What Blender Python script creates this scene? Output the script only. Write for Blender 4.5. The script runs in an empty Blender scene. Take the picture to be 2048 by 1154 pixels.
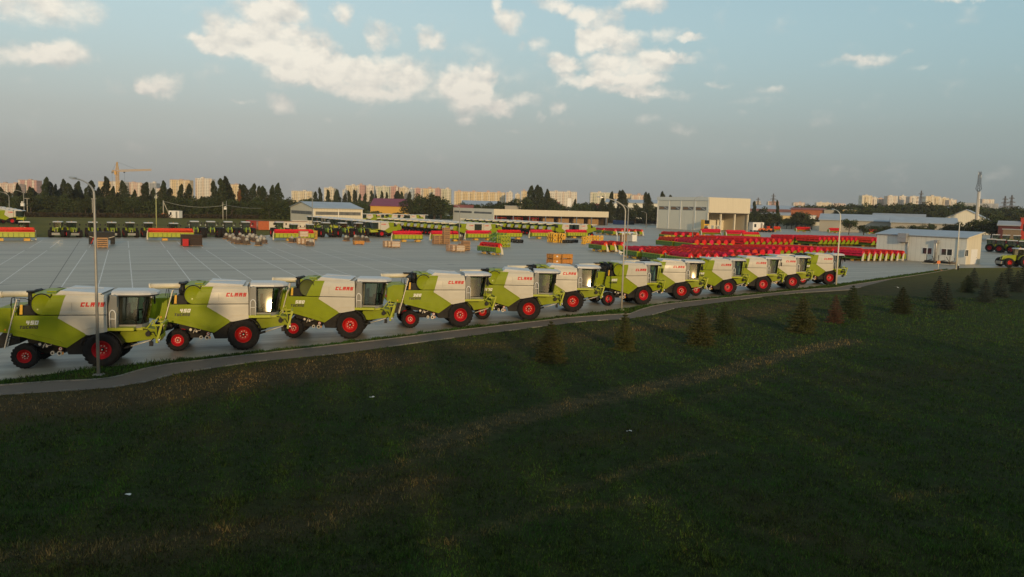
import bpy, bmesh, math, random
import numpy as np
from mathutils import Vector, Matrix

random.seed(7)
rng = np.random.default_rng(7)
S = bpy.context.scene
COL = S.collection
rad = math.radians

# ------------------------------------------------------------------ camera
F_PX = 1640.0; PITCH = math.atan(166 / 1640.0); ROLL = 0.027; CAM_H = 9.0
cd = bpy.data.cameras.new('camera'); cam = bpy.data.objects.new('camera', cd); COL.objects.link(cam)
cd.sensor_width = 36.0; cd.lens = 36.0 * F_PX / 2048.0; cd.clip_start = 0.3; cd.clip_end = 9000
CM = (Matrix.Rotation(math.pi / 2 - PITCH, 3, 'X') @ Matrix.Rotation(ROLL, 3, 'Z'))
cam.matrix_world = Matrix.Translation((0, 0, CAM_H)) @ CM.to_4x4()
S.camera = cam

def ray(px, py):
    return CM @ Vector(((px - 1024) / F_PX, -(py - 577) / F_PX, -1.0))
def G(px, py, z=0.0):
    """point of the plane z seen at a pixel of the 2048 px photograph"""
    r = ray(px, py); t = (z - CAM_H) / r.z
    return Vector((r.x * t, r.y * t, z))
def at(px, D, z=0.0):
    """ground point at forward distance D on the vertical plane through column px"""
    py = hor(px)
    r = ray(px, py); return Vector((r.x / r.y * D, D, z))
def hor(px):
    # horizon row at column px
    lo, hi = 300.0, 520.0
    for _ in range(30):
        m = (lo + hi) / 2
        if ray(px, m).z > 0: lo = m
        else: hi = m
    return lo
def hgt(px, py, D):
    """height of what shows at pixel px,py at forward distance D"""
    r = ray(px, py); return CAM_H + r.z / r.y * D
def azv(a): return Vector((math.sin(rad(a)), math.cos(rad(a)), 0))

# ------------------------------------------------------------------ light
SUN_AZ, SUN_EL = 165.0, 10.5
sd = bpy.data.lights.new('sun', 'SUN'); so = bpy.data.objects.new('sun', sd); COL.objects.link(so)
sd.energy = 2.5; sd.angle = rad(0.6); sd.color = (1.0, 0.70, 0.36)
sv = Vector((math.sin(rad(SUN_AZ)) * math.cos(rad(SUN_EL)), math.cos(rad(SUN_AZ)) * math.cos(rad(SUN_EL)), math.sin(rad(SUN_EL))))
so.rotation_euler = sv.to_track_quat('Z', 'Y').to_euler()
S.view_settings.view_transform = 'Standard'; S.view_settings.look = 'None'
S.view_settings.exposure = 0.0; S.view_settings.gamma = 1.0
S.cycles.volume_bounces = 0; S.cycles.caustics_reflective = False; S.cycles.caustics_refractive = False

W = bpy.data.worlds.new('World'); S.world = W; W.use_nodes = True
nt = W.node_tree; N = nt.nodes; L = nt.links
for n in list(N): N.remove(n)
def mth(op, a, b=None, c=None, clamp=False):
    n = N.new('ShaderNodeMath'); n.operation = op; n.use_clamp = clamp
    for i, x in enumerate((a, b, c)):
        if x is None: continue
        if isinstance(x, (int, float)): n.inputs[i].default_value = x
        else: L.new(x, n.inputs[i])
    return n.outputs[0]
def vmt(op, a, b):
    n = N.new('ShaderNodeVectorMath'); n.operation = op
    for i, x in enumerate((a, b)):
        if isinstance(x, (tuple, list)): n.inputs[i].default_value = x
        else: L.new(x, n.inputs[i])
    return n.outputs['Value'] if op == 'DOT_PRODUCT' else n.outputs[0]
def mixc(f, a, b):
    n = N.new('ShaderNodeMix'); n.data_type = 'RGBA'
    for k, x in ((0, f), (6, a), (7, b)):
        if isinstance(x, (int, float)): n.inputs[k].default_value = x
        elif isinstance(x, tuple): n.inputs[k].default_value = (*x, 1)
        else: L.new(x, n.inputs[k])
    return n.outputs[2]
tc = N.new('ShaderNodeTexCoord'); sp = N.new('ShaderNodeSeparateXYZ'); L.new(tc.outputs['Generated'], sp.inputs[0])
az = mth('ARCTAN2', sp.outputs[0], sp.outputs[1]); el = mth('ARCSINE', sp.outputs[2])
cb = N.new('ShaderNodeCombineXYZ'); L.new(az, cb.inputs[0]); L.new(el, cb.inputs[1]); P0 = cb.outputs[0]
def noise(vec, scale, detail=5, rough=0.55, sc=(1, 1, 1)):
    v = vmt('MULTIPLY', vec, sc)
    n = N.new('ShaderNodeTexNoise'); n.inputs['Scale'].default_value = scale; n.inputs['Detail'].default_value = detail
    n.inputs['Roughness'].default_value = rough; L.new(v, n.inputs['Vector']); return n
nd = noise(P0, 30, 5, 0.62)
dist = vmt('MULTIPLY', vmt('SUBTRACT', nd.outputs['Color'], (0.5, 0.5, 0.5)), (0.042, 0.03, 0))
P1 = vmt('ADD', P0, dist)
BLOBS = [(500,72,80,42,1.3),(565,98,80,46,1.3),(630,130,60,36,1.2),(690,152,60,30,1.1),(775,150,62,32,1.25),(735,188,75,14,.8),(425,84,42,14,.9),
 (365,70,34,8,.5),(925,165,42,30,1.0),(962,165,24,34,.9),(950,205,50,24,.8),(1003,216,26,14,.8),(930,238,22,10,.7),(850,175,60,30,.6),(85,12,90,34,1.2),
 (40,102,48,20,1.1),(135,112,40,27,1.2),(325,168,34,22,1.1),(290,176,18,9,.5),(540,10,70,20,.9),(560,22,50,20,.5),(598,32,20,10,.5),(690,32,22,20,1.1),
 (765,75,30,26,1.0),(745,98,20,20,.5),(848,78,22,20,.9),(878,88,14,16,.6),(995,12,14,12,1.0),(1022,42,28,22,1.1),(1036,95,10,9,.6),
 (1078,92,26,12,.6),(1105,9,32,16,1.1),(1152,22,32,16,.9),(1192,42,48,26,.95),(1288,12,44,18,1.1),(1172,80,24,20,1.6),(1228,80,52,20,1.2),
 (1335,68,40,16,.95),(1385,74,22,9,.9),(1130,130,28,20,1.25),(1195,128,50,22,.6),(1275,122,75,26,1.0),(1352,115,40,9,.6),(1150,160,34,11,.95),(1205,160,30,14,1.0),
 (1280,160,56,10,.9),(1262,182,66,10,.8),(565,207,34,16,.95),(555,162,40,12,.4),(485,201,26,6,.6),(655,240,14,9,.6),(1117,212,18,12,.8),(1080,234,14,9,.7),
 (1055,202,28,14,.6),(1025,264,16,8,.6),(1365,256,34,10,.45),(1310,238,40,10,.4),(1432,172,24,7,.6),(1532,185,46,9,.55),(1500,205,56,9,.55),(1488,226,30,7,.5),
 (1700,128,52,12,.5),(1745,120,50,8,.45),(1815,103,14,6,.5),(1837,129,18,5,.4),(1905,2,62,6,.7),(1330,195,60,10,.5),(1300,150,90,40,.35),(1010,160,120,70,.3),(900,130,90,60,.3)]
acc = None
for (bx, by, rx, ry, am) in BLOBS:
    r = ray(bx, by); u0 = math.atan2(r.x, r.y); v0 = math.asin(r.z / r.length)
    q = vmt('MULTIPLY', vmt('SUBTRACT', P1, (u0, v0, 0)), (F_PX / (rx * 1.35), F_PX / (ry * 1.35), 0))
    t = mth('MAXIMUM', mth('MULTIPLY_ADD', vmt('DOT_PRODUCT', q, q), -am, am), 0.0)
    acc = t if acc is None else mth('ADD', acc, t)
nf = noise(P0, 24, 8, 0.55, (1, 1.3, 1))
nf2 = noise(vmt('ADD', P0, (-0.003, 0.008, 0)), 24, 4, 0.5, (1, 1.3, 1))
fld = mth('ADD', mth('MINIMUM', acc, 1.5), mth('MULTIPLY', mth('SUBTRACT', nf.outputs[0], 0.5), 2.2))
mr = N.new('ShaderNodeMapRange'); mr.interpolation_type = 'SMOOTHSTEP'
L.new(fld, mr.inputs[0]); mr.inputs[1].default_value = 0.12; mr.inputs[2].default_value = 1.35; mask = mr.outputs[0]
relief = mth('ADD', mth('MULTIPLY_ADD', mth('SUBTRACT', nf.outputs[0], nf2.outputs[0]), 2.6, 0.40), mth('MULTIPLY', mth('MINIMUM', acc, 1.3), 0.38), True)
# sky: Nishita for the broad light plus the haze belt above the horizon
sk = N.new('ShaderNodeTexSky'); sk.sky_type = 'NISHITA'; sk.sun_disc = False
sk.sun_elevation = rad(SUN_EL); sk.sun_rotation = rad(SUN_AZ); sk.altitude = 50; sk.air_density = 1.2; sk.dust_density = 2.5
sk.ozone_density = 1.5
rp = N.new('ShaderNodeValToRGB'); L.new(mth('DIVIDE', el, math.pi / 2, None, True), rp.inputs[0])
cr = rp.color_ramp; cr.interpolation = 'CARDINAL'
def lin(c): return tuple(((v / 255) / 12.92 if v / 255 < .04045 else ((v / 255 + .055) / 1.055) ** 2.4) for v in c)
STOPS = [(0.0, (148,150,149)), (0.018, (159,161,158)), (0.04, (172,176,172)), (0.065, (182,190,186)), (0.10, (188,206,206)), (0.15, (186,211,217)), (0.24, (168,192,204)), (1.0, (150,152,154))]
while len(cr.elements) < len(STOPS): cr.elements.new(0.5)
for e, (p, c) in zip(cr.elements, STOPS): e.position = p; e.color = (*lin(c), 1)
# a cooler, darker tone to the right, as in the photograph

sidec = N.new('ShaderNodeMapRange'); L.new(az, sidec.inputs[0]); sidec.inputs[1].default_value = -0.25; sidec.inputs[2].default_value = 0.7
skyc = mixc(mth('MULTIPLY', sidec.outputs[0], 0.75), rp.outputs[0], vmt('MULTIPLY', rp.outputs[0], (0.54, 0.69, 0.75)))
nish = vmt('MULTIPLY', sk.outputs[0], (0.10, 0.10, 0.10))
skyc = mixc(0.06, skyc, nish)
sd_ = vmt('DOT_PRODUCT', tc.outputs['Generated'], tuple(sv))
glow = mth('POWER', mth('MAXIMUM', sd_, 0.0), 40.0)
skyc = vmt('ADD', skyc, vmt('MULTIPLY', mixc(glow, (0, 0, 0), (1, 1, 1)), (3.0, 1.7, 0.7)))
ccol = mixc(relief, (0.52, 0.52, 0.50), (0.93, 0.87, 0.75))
lowfade = N.new('ShaderNodeMapRange'); L.new(el, lowfade.inputs[0]); lowfade.inputs[1].default_value = 0.07; lowfade.inputs[2].default_value = 0.16
ccol = mixc(lowfade.outputs[0], mixc(0.6, ccol, (0.50, 0.46, 0.43)), ccol)
final = mixc(mth('MULTIPLY', mask, 0.92), skyc, ccol)
bg = N.new('ShaderNodeBackground'); L.new(final, bg.inputs[0]); bg.inputs[1].default_value = 1.0
wo = N.new('ShaderNodeOutputWorld'); L.new(bg.outputs[0], wo.inputs[0])

# ------------------------------------------------------------------ materials
MATS = {}
def mat(name, col, rough=0.6, metal=0.0, var=0.0, vscale=3.0, coat=0.0, spec=0.5, bump=0.0, bscale=40, island=False, dirt=None):
    if name in MATS: return MATS[name]
    m = bpy.data.materials.new(name); m.use_nodes = True; t = m.node_tree; b = t.nodes['Principled BSDF']
    b.inputs['Base Color'].default_value = (*col, 1); b.inputs['Roughness'].default_value = rough
    b.inputs['Metallic'].default_value = metal; b.inputs['Coat Weight'].default_value = coat
    b.inputs['Specular IOR Level'].default_value = spec; b.inputs['Coat Roughness'].default_value = 0.12
    tcn = t.nodes.new('ShaderNodeTexCoord')
    if var:
        hs = t.nodes.new('ShaderNodeHueSaturation'); hs.inputs['Color'].default_value = (*col, 1)
        if island:
            g = t.nodes.new('ShaderNodeNewGeometry'); src = g.outputs['Random Per Island']
        else:
            n = t.nodes.new('ShaderNodeTexNoise'); n.inputs['Scale'].default_value = vscale; n.inputs['Detail'].default_value = 6
            t.links.new(tcn.outputs['Object'], n.inputs['Vector']); src = n.outputs[0]
        mr = t.nodes.new('ShaderNodeMapRange'); t.links.new(src, mr.inputs[0])
        if not island: mr.inputs[1].default_value = 0.3; mr.inputs[2].default_value = 0.7
        mr.inputs[3].default_value = 1 - var; mr.inputs[4].default_value = 1 + var
        t.links.new(mr.outputs[0], hs.inputs['Value'])
        oi = t.nodes.new('ShaderNodeObjectInfo'); m2 = t.nodes.new('ShaderNodeMapRange'); t.links.new(oi.outputs['Random'], m2.inputs[0])
        m2.inputs[3].default_value = 0.5 - var * 0.05; m2.inputs[4].default_value = 0.5 + var * 0.05
        t.links.new(m2.outputs[0], hs.inputs['Hue'])
        out = hs.outputs[0]
        if dirt:
            n2 = t.nodes.new('ShaderNodeTexNoise'); n2.inputs['Scale'].default_value = 1.3; n2.inputs['Detail'].default_value = 8
            t.links.new(tcn.outputs['Object'], n2.inputs['Vector'])
            m3 = t.nodes.new('ShaderNodeMapRange'); t.links.new(n2.outputs[0], m3.inputs[0]); m3.inputs[1].default_value = 0.45; m3.inputs[2].default_value = 0.8
            m3.inputs[4].default_value = 0.45
            mx = t.nodes.new('ShaderNodeMix'); mx.data_type = 'RGBA'; t.links.new(m3.outputs[0], mx.inputs[0]); t.links.new(out, mx.inputs[6]); mx.inputs[7].default_value = (*dirt, 1)
            out = mx.outputs[2]
            m4 = t.nodes.new('ShaderNodeMapRange'); t.links.new(n2.outputs[0], m4.inputs[0]); m4.inputs[1].default_value = 0.35; m4.inputs[2].default_value = 0.8
            m4.inputs[3].default_value = rough; m4.inputs[4].default_value = min(1, rough + 0.35); t.links.new(m4.outputs[0], b.inputs['Roughness'])
        t.links.new(out, b.inputs['Base Color'])
    if bump:
        n = t.nodes.new('ShaderNodeTexNoise'); n.inputs['Scale'].default_value = bscale; n.inputs['Detail'].default_value = 4
        t.links.new(tcn.outputs['Object'], n.inputs['Vector']); bp = t.nodes.new('ShaderNodeBump'); bp.inputs['Strength'].default_value = bump
        bp.inputs['Distance'].default_value = 0.02
        t.links.new(n.outputs[0], bp.inputs['Height']); t.links.new(bp.outputs[0], b.inputs['Normal'])
    MATS[name] = m; return m

LIME = mat('lime paint', (0.222, 0.275, 0.002), 0.42, var=0.05, coat=0.06, spec=0.25, dirt=(0.21, 0.25, 0.005))
LIME2 = mat('yellow green paint', (0.36, 0.40, 0.015), 0.45, var=0.06, coat=0.2)
GREEN = mat('mid green paint', (0.10, 0.22, 0.025), 0.5, var=0.08)
PANEL = mat('light grey paint', (0.53, 0.50, 0.42), 0.34, var=0.03, coat=0.3, dirt=(0.49, 0.455, 0.375))
CREAM = mat('cream paint', (0.66, 0.60, 0.46), 0.5, var=0.05)
ROOFW = mat('white roof plastic', (0.52, 0.52, 0.51), 0.4, var=0.04)
RED = mat('red paint', (0.43, 0.005, 0.009), 0.5, var=0.06, spec=0.3)
REELRED = mat('reel red paint', (0.62, 0.010, 0.017), 0.55, var=0.25, spec=0.3)
TYRE = mat('tyre rubber', (0.018, 0.016, 0.015), 0.85, spec=0.2, var=0.3, vscale=6, bump=0.3, bscale=60)
BLACK = mat('black metal', (0.014, 0.014, 0.014), 0.6, spec=0.3, var=0.3)
DARKST = mat('dark chassis steel', (0.018, 0.016, 0.014), 0.65, spec=0.25, var=0.3)
STEEL = mat('galvanised steel', (0.42, 0.42, 0.41), 0.45, metal=0.6, var=0.12)
ALU = mat('pale ladder metal', (0.62, 0.57, 0.48), 0.45, metal=0.2, var=0.08)
YELLOW = mat('yellow paint', (0.70, 0.40, 0.03), 0.5, var=0.1)
ORANGE = mat('orange paint', (0.65, 0.16, 0.02), 0.5, var=0.1)
GREYP = mat('grey pillar paint', (0.23, 0.23, 0.21), 0.5, var=0.04)
WHITE = mat('white paint', (0.75, 0.74, 0.70), 0.45, var=0.04)
REDTXT = mat('red lettering', (0.55, 0.012, 0.012), 0.45)
BLKTXT = mat('black lettering', (0.02, 0.02, 0.02), 0.5)
WHTTXT = mat('white lettering', (0.75, 0.75, 0.70), 0.5)
AMBER = mat('amber lens', (0.75, 0.30, 0.03), 0.3)
LAMP = mat('lamp lens', (0.75, 0.75, 0.72), 0.15, metal=0.4)
SEAT = mat('seat cloth', (0.05, 0.05, 0.05), 0.9)
def glass(name, tint, gl=0.35):
    m = bpy.data.materials.new(name); m.use_nodes = True; t = m.node_tree
    for n in list(t.nodes): t.nodes.remove(n)
    o = t.nodes.new('ShaderNodeOutputMaterial'); tr = t.nodes.new('ShaderNodeBsdfTransparent'); tr.inputs[0].default_value = (*tint, 1)
    g = t.nodes.new('ShaderNodeBsdfGlossy'); g.inputs['Roughness'].default_value = 0.08; g.inputs[0].default_value = (0.9, 0.88, 0.72, 1)
    fr = t.nodes.new('ShaderNodeFresnel'); fr.inputs[0].default_value = 1.45
    ad = t.nodes.new('ShaderNodeMath'); ad.operation = 'ADD'; ad.inputs[1].default_value = gl * 0.35; t.links.new(fr.outputs[0], ad.inputs[0])
    mx = t.nodes.new('ShaderNodeMixShader'); t.links.new(ad.outputs[0], mx.inputs[0]); t.links.new(tr.outputs[0], mx.inputs[1]); t.links.new(g.outputs[0], mx.inputs[2])
    t.links.new(mx.outputs[0], o.inputs[0]); return m
GLASS = glass('tinted cab glass', (0.42, 0.50, 0.38), .10)
WIN = mat('dark window glass', (0.03, 0.035, 0.04), 0.08, spec=0.8)

# ------------------------------------------------------------------ mesh builder
XS = 1.0     # length scale of the machine being built (wheels stay round)
class MB:
    def __init__(s): s.v = []; s.f = []; s.mi = []; s.sm = []
    def add(s, vs, fs, mi=0, sm=False):
        o = len(s.v); s.v += [tuple(v) for v in vs]
        for f in fs: s.f.append(tuple(i + o for i in f)); s.mi.append(mi); s.sm.append(sm)
        return s
    def box(s, x0, x1, y0, y1, z0, z1, mi=0):
        return s.add([(x0,y0,z0),(x1,y0,z0),(x1,y1,z0),(x0,y1,z0),(x0,y0,z1),(x1,y0,z1),(x1,y1,z1),(x0,y1,z1)],
                     [(0,3,2,1),(4,5,6,7),(0,1,5,4),(1,2,6,5),(2,3,7,6),(3,0,4,7)], mi)
    def beam(s, p, q, w, h=None, mi=0, up=(0, 0, 1)):
        h = h or w; p = Vector(p); q = Vector(q); d = (q - p).normalized(); u = Vector(up)
        if abs(d.dot(u)) > 0.98: u = Vector((1, 0, 0))
        a = d.cross(u).normalized() * w / 2; b = a.cross(d).normalized() * h / 2
        vs = [p-a-b, p+a-b, p+a+b, p-a+b, q-a-b, q+a-b, q+a+b, q-a+b]
        return s.add(vs, [(0,3,2,1),(4,5,6,7),(0,1,5,4),(1,2,6,5),(2,3,7,6),(3,0,4,7)], mi)
    def cyl(s, p, q, r0, r1=None, n=12, mi=0, sm=True, caps=True):
        r1 = r0 if r1 is None else r1
        p = Vector(p); q = Vector(q); d = (q - p).normalized(); u = Vector((0,0,1)) if abs(d.z) < 0.9 else Vector((1,0,0))
        a = d.cross(u).normalized(); b = d.cross(a).normalized(); vs = []
        for k in range(n):
            t = 2 * math.pi * k / n; e = a * math.cos(t) + b * math.sin(t); vs += [p + e * r0, q + e * r1]
        fs = [(2*k, 2*k+1, (2*k+3) % (2*n), (2*k+2) % (2*n)) for k in range(n)]
        s.add(vs, fs, mi, sm)
        if caps: o = len(s.v) - 2 * n; s.f += [tuple(o + 2*k for k in range(n)), tuple(o + 2*k+1 for k in reversed(range(n)))]; s.mi += [mi]*2; s.sm += [False]*2
        return s
    def tube(s, pts, r, n=8, mi=0, closed=False):
        pts = [Vector(p) for p in pts]; rs = r if isinstance(r, (list, tuple)) else [r] * len(pts); vs = []; a = None
        for i, p in enumerate(pts):
            d = (pts[min(i+1, len(pts)-1)] - pts[max(i-1, 0)]).normalized()
            if a is None:
                u = Vector((0,0,1)) if abs(d.z) < 0.9 else Vector((1,0,0)); a = d.cross(u).normalized()
            else: a = (a - d * a.dot(d)).normalized()
            b = d.cross(a)
            for k in range(n):
                t = 2 * math.pi * k / n; vs.append(p + (a * math.cos(t) + b * math.sin(t)) * rs[i])
        fs = [(i*n+k, i*n+(k+1) % n, (i+1)*n+(k+1) % n, (i+1)*n+k) for i in range(len(pts)-1) for k in range(n)]
        fs += [tuple(range(n))[::-1], tuple((len(pts)-1)*n + k for k in range(n))]
        return s.add(vs, fs, mi, True)
    def prism(s, poly, y0, y1, mi=0, ax='y'):
        """polygon in the x-z plane swept along y (ax='y'), or x-y swept along z (ax='z'), or y-z swept along x (ax='x')"""
        n = len(poly)
        f = {'y': lambda a, b, t: (a, t, b), 'z': lambda a, b, t: (a, b, t), 'x': lambda a, b, t: (t, a, b)}[ax]
        vs = [f(a, b, y0) for a, b in poly] + [f(a, b, y1) for a, b in poly]
        fs = [tuple(range(n)), tuple(range(2*n-1, n-1, -1))] + [(i, i+n, (i+1) % n + n, (i+1) % n) for i in range(n)]
        return s.add(vs, fs, mi)
    def lathe(s, prof, c=(0,0,0), axis='y', n=24, mi=0, sm=True):
        """profile of (r, t) turned round an axis"""
        vs = []; c = Vector(c)
        for (r, t) in prof:
            for k in range(n):
                a = 2 * math.pi * k / n
                if axis == 'y': v = (r*math.cos(a), t, r*math.sin(a))
                elif axis == 'x': v = (t, r*math.cos(a), r*math.sin(a))
                else: v = (r*math.cos(a), r*math.sin(a), t)
                vs.append(c + Vector(v))
        fs = [(i*n+k, i*n+(k+1) % n, (i+1)*n+(k+1) % n, (i+1)*n+k) for i in range(len(prof)-1) for k in range(n)]
        return s.add(vs, fs, mi, sm)
    def loft(s, rings, mi=0, sm=False, caps=True):
        n = len(rings[0]); vs = [p for r in rings for p in r]
        fs = [(i*n+k, i*n+(k+1) % n, (i+1)*n+(k+1) % n, (i+1)*n+k) for i in range(len(rings)-1) for k in range(n)]
        if caps: fs += [tuple(range(n))[::-1], tuple((len(rings)-1)*n + k for k in range(n))]
        return s.add(vs, fs, mi, sm)
    def panel(s, rows, th=0.05, mi=0, sm=False):
        """side panel: rows of (z, x_left, x_right, y) from bottom to top; thickness towards the machine's middle"""
        vs = []; n = len(rows); sg = -1 if rows[0][3] < 0 else 1
        for (z, a, b, y) in rows: vs += [(a, y, z), (b, y, z)]
        for (z, a, b, y) in rows: vs += [(a, y - sg*th, z), (b, y - sg*th, z)]
        fs = []
        for i in range(n-1):
            fs.append((2*i, 2*i+1, 2*i+3, 2*i+2)); o = 2*n; fs.append((o+2*i, o+2*i+2, o+2*i+3, o+2*i+1))
            fs.append((2*i, 2*i+2, o+2*i+2, o+2*i)); fs.append((2*i+1, o+2*i+1, o+2*i+3, 2*i+3))
        fs.append((0, 2*n, 2*n+1, 1)); fs.append((2*n-2, 2*n-1, 4*n-1, 4*n-2))
        return s.add(vs, fs, mi, sm)
    def build(s, name, mats, parent=None, bevel=0.0, loc=None):
        if XS != 1.0: s.v = [(x * XS, y, z) for x, y, z in s.v]
        me = bpy.data.meshes.new(name); me.from_pydata(s.v, [], s.f)
        if not isinstance(mats, (list, tuple)): mats = [mats]
        for m in mats: me.materials.append(m)
        me.polygons.foreach_set('material_index', s.mi); me.polygons.foreach_set('use_smooth', s.sm)
        bm = bmesh.new(); bm.from_mesh(me)
        bmesh.ops.recalc_face_normals(bm, faces=bm.faces)
        if bevel:
            ed = [e for e in bm.edges if len(e.link_faces) == 2 and e.calc_face_angle(0) > 0.5]
            bmesh.ops.bevel(bm, geom=ed, offset=bevel, segments=2, affect='EDGES', profile=0.6)
        bm.to_mesh(me); bm.free(); me.update()
        o = bpy.data.objects.new(name, me); COL.objects.link(o)
        if parent is not None: o.parent = parent
        if loc is not None: o.location = loc
        return o

def tag(o, label=None, cat=None, group=None, kind=None):
    if label:
        if len(label.split()) > 16: print('LONG', label)
        o['label'] = label
    if cat: o['category'] = cat
    if group: o['group'] = group
    if kind: o['kind'] = kind
    return o
def root(name, loc=(0,0,0), rz=0.0, label=None, cat=None, group=None):
    o = bpy.data.objects.new(name, None); COL.objects.link(o); o.location = loc; o.rotation_euler = (0, 0, rz); o.empty_display_size = 0.5
    return tag(o, label, cat, group)
KIDS = {}
def copy_tree(o, parent=None):
    c = o.copy(); COL.objects.link(c); c.parent = parent
    for ch in o.children: copy_tree(ch, c)
    return c
ORD = ['first','second','third','fourth','fifth','sixth','seventh','eighth','ninth','tenth','eleventh','twelfth','thirteenth','fourteenth','fifteenth','sixteenth',
       'seventeenth','eighteenth','nineteenth','twentieth','twenty-first','twenty-second','twenty-third','twenty-fourth','twenty-fifth','twenty-sixth','twenty-seventh',
       'twenty-eighth','twenty-ninth','thirtieth','thirty-first','thirty-second','thirty-third','thirty-fourth','thirty-fifth','thirty-sixth','thirty-seventh',
       'thirty-eighth','thirty-ninth','fortieth','forty-first','forty-second','forty-third','forty-fourth','forty-fifth','forty-sixth','forty-seventh','forty-eighth','forty-ninth','fiftieth',
       'fifty-first','fifty-second','fifty-third','fifty-fourth','fifty-fifth','fifty-sixth','fifty-seventh','fifty-eighth','fifty-ninth','sixtieth']
def hd(a): return rad(90 - a)      # heading azimuth -> z rotation of a thing whose front is +x

# blocky lettering made of strokes; letters stand in the x-z plane
SEG = {'C':'atlb','L':'lb','A':'tlrm','S':'tabs','T':'Tv','U':'lrb','N':'ltr','O':'tlrb','0':'tlrb','5':'tabs','4':'fmr','3':'tmbr','2':'t2b','7':'tr','8':'tlrbm'}
def letters(mb, word, x0, z0, w, h, y, gap=0.28, th=0.2, shear=0.22, flip=False, mi=0, out=0.006):
    sg = -1 if y < 0 else 1
    tw = th * h
    for i, ch in enumerate(word):
        bx = i * w * (1 + gap)
        R = []
        def hb(a, zz): R.append((a, a + w if a == 0 else w, zz, zz + tw))
        top, mid, bot = h - tw, (h - tw) / 2, 0
        s = SEG[ch]
        if ch == 'S' or ch == '5': R += [(0,w,top,h),(0,w,mid,mid+tw),(0,w,0,tw),(0,tw*1.2,mid+tw,top),(w-tw*1.2,w,tw,mid)]
        elif ch == '2': R += [(0,w,top,h),(0,w,mid,mid+tw),(0,w,0,tw),(w-tw*1.2,w,mid+tw,top),(0,tw*1.2,tw,mid)]
        elif ch == '3': R += [(0,w,top,h),(w*.2,w-tw*1.2,mid,mid+tw),(0,w,0,tw),(w-tw*1.2,w,tw,top)]
        elif ch == '4': R += [(0,tw*1.2,mid+tw,h),(0,w,mid,mid+tw),(w-tw*1.6,w-tw*.4,0,mid),(w-tw*1.6,w-tw*.4,mid+tw,h)]
        elif ch == '7': R += [(0,w,top,h),(w-tw*1.2,w,0,top)]
        elif ch == 'T': R += [(0,w,top,h),(w/2-tw*.6,w/2+tw*.6,0,top)]
        else:
            if 't' in s: R.append((0,w,top,h))
            if 'b' in s: R.append((0,w,0,tw))
            zl0 = tw if 'b' in s else 0; zl1 = top if 't' in s else h
            if 'l' in s: R.append((0,tw*1.2,zl0,zl1))
            if 'r' in s: R.append((w-tw*1.2,w,zl0,zl1))
            if 'm' in s: R.append((tw*1.2,w-tw*1.2,mid,mid+tw))
        for (a, b, c, d) in R:
            q = [(bx+a+c*shear, c), (bx+b+c*shear, c), (bx+b+d*shear, d), (bx+a+d*shear, d)]
            if flip: q = [(x0 - u, z0 + v) for u, v in q]
            else: q = [(x0 + u, z0 + v) for u, v in q]
            mb.prism(q, y, y + sg * out, mi)

# ------------------------------------------------------------------ wheels
def wheel(parent, name, x, y, r, w, rimr, sg, lugs=22, hub=True, detail=True):
    """sg: -1 = outer face towards -y"""
    global XS
    xs = XS; XS = 1.0; x *= xs
    n = 32 if detail else 18
    h = w / 2
    T = MB(); prof = [(rimr, -h*.80), (rimr+.04, -h*.92), (r*.82, -h), (r*.94, -h*.93), (r-.035, -h*.72), (r-.03, 0), (r-.035, h*.72), (r*.94, h*.93), (r*.82, h), (rimr+.04, h*.92), (rimr, h*.8), (rimr, -h*.8)]
    T.lathe(prof, n=n)
    if detail:
        for k in range(lugs):
            for s_ in (-1, 1):
                a = 2*math.pi*(k + (0.5 if s_ > 0 else 0))/lugs; a2 = a + 0.75*2*math.pi/lugs
                def pt(rr, t, yy): return (rr*math.cos(t), yy, rr*math.sin(t))
                da = 0.12*2*math.pi/lugs*1.7
                vs = []
                for rr in (r-.05, r):
                    vs += [pt(rr, a-da, s_*h*.96), pt(rr, a+da, s_*h*.96), pt(rr, a2+da, s_*h*.04), pt(rr, a2-da, s_*h*.04)]
                T.add(vs, [(0,1,2,3),(4,7,6,5),(0,4,5,1),(1,5,6,2),(2,6,7,3),(3,7,4,0)])
    wn = T.build(name, TYRE, parent, loc=(x, y, r))
    R = MB()
    prof = [(0.0, sg*h*.18), (rimr*.30, sg*h*.18), (rimr*.34, sg*h*.10), (rimr*.72, sg*h*.12), (rimr*.90, sg*h*.55), (rimr*.93, sg*h*.84), (rimr*1.02, sg*h*.92), (rimr*1.03, sg*h*.7)]
    R.lathe(prof, n=n)
    R.lathe([(0, -sg*h*.3), (rimr*.9, -sg*h*.3), (rimr, -sg*h*.8)], n=n)
    R.build('rim', RED, wn)
    if detail and hub:
        Hh = MB(); Hh.lathe([(0, sg*h*.62), (rimr*.10, sg*h*.62), (rimr*.16, sg*h*.50), (rimr*.2, sg*h*.18)], n=14)
        for k in range(8):
            a = 2*math.pi*k/8; cx, cz = rimr*.42*math.cos(a), rimr*.42*math.sin(a)
            Hh.cyl((cx, sg*h*.10, cz), (cx, sg*h*.30, cz), .028, n=8, mi=1)
        Hh.cyl((0, sg*h*.62, 0), (0, sg*h*.70, 0), .04, n=10, mi=1)
        Hh.build('hub', [BLACK, ALU], wn)
    XS = xs
    return wn
def copy_to(o, parent, loc): 
    c = copy_tree(o, parent); c.location = loc; return c

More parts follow.
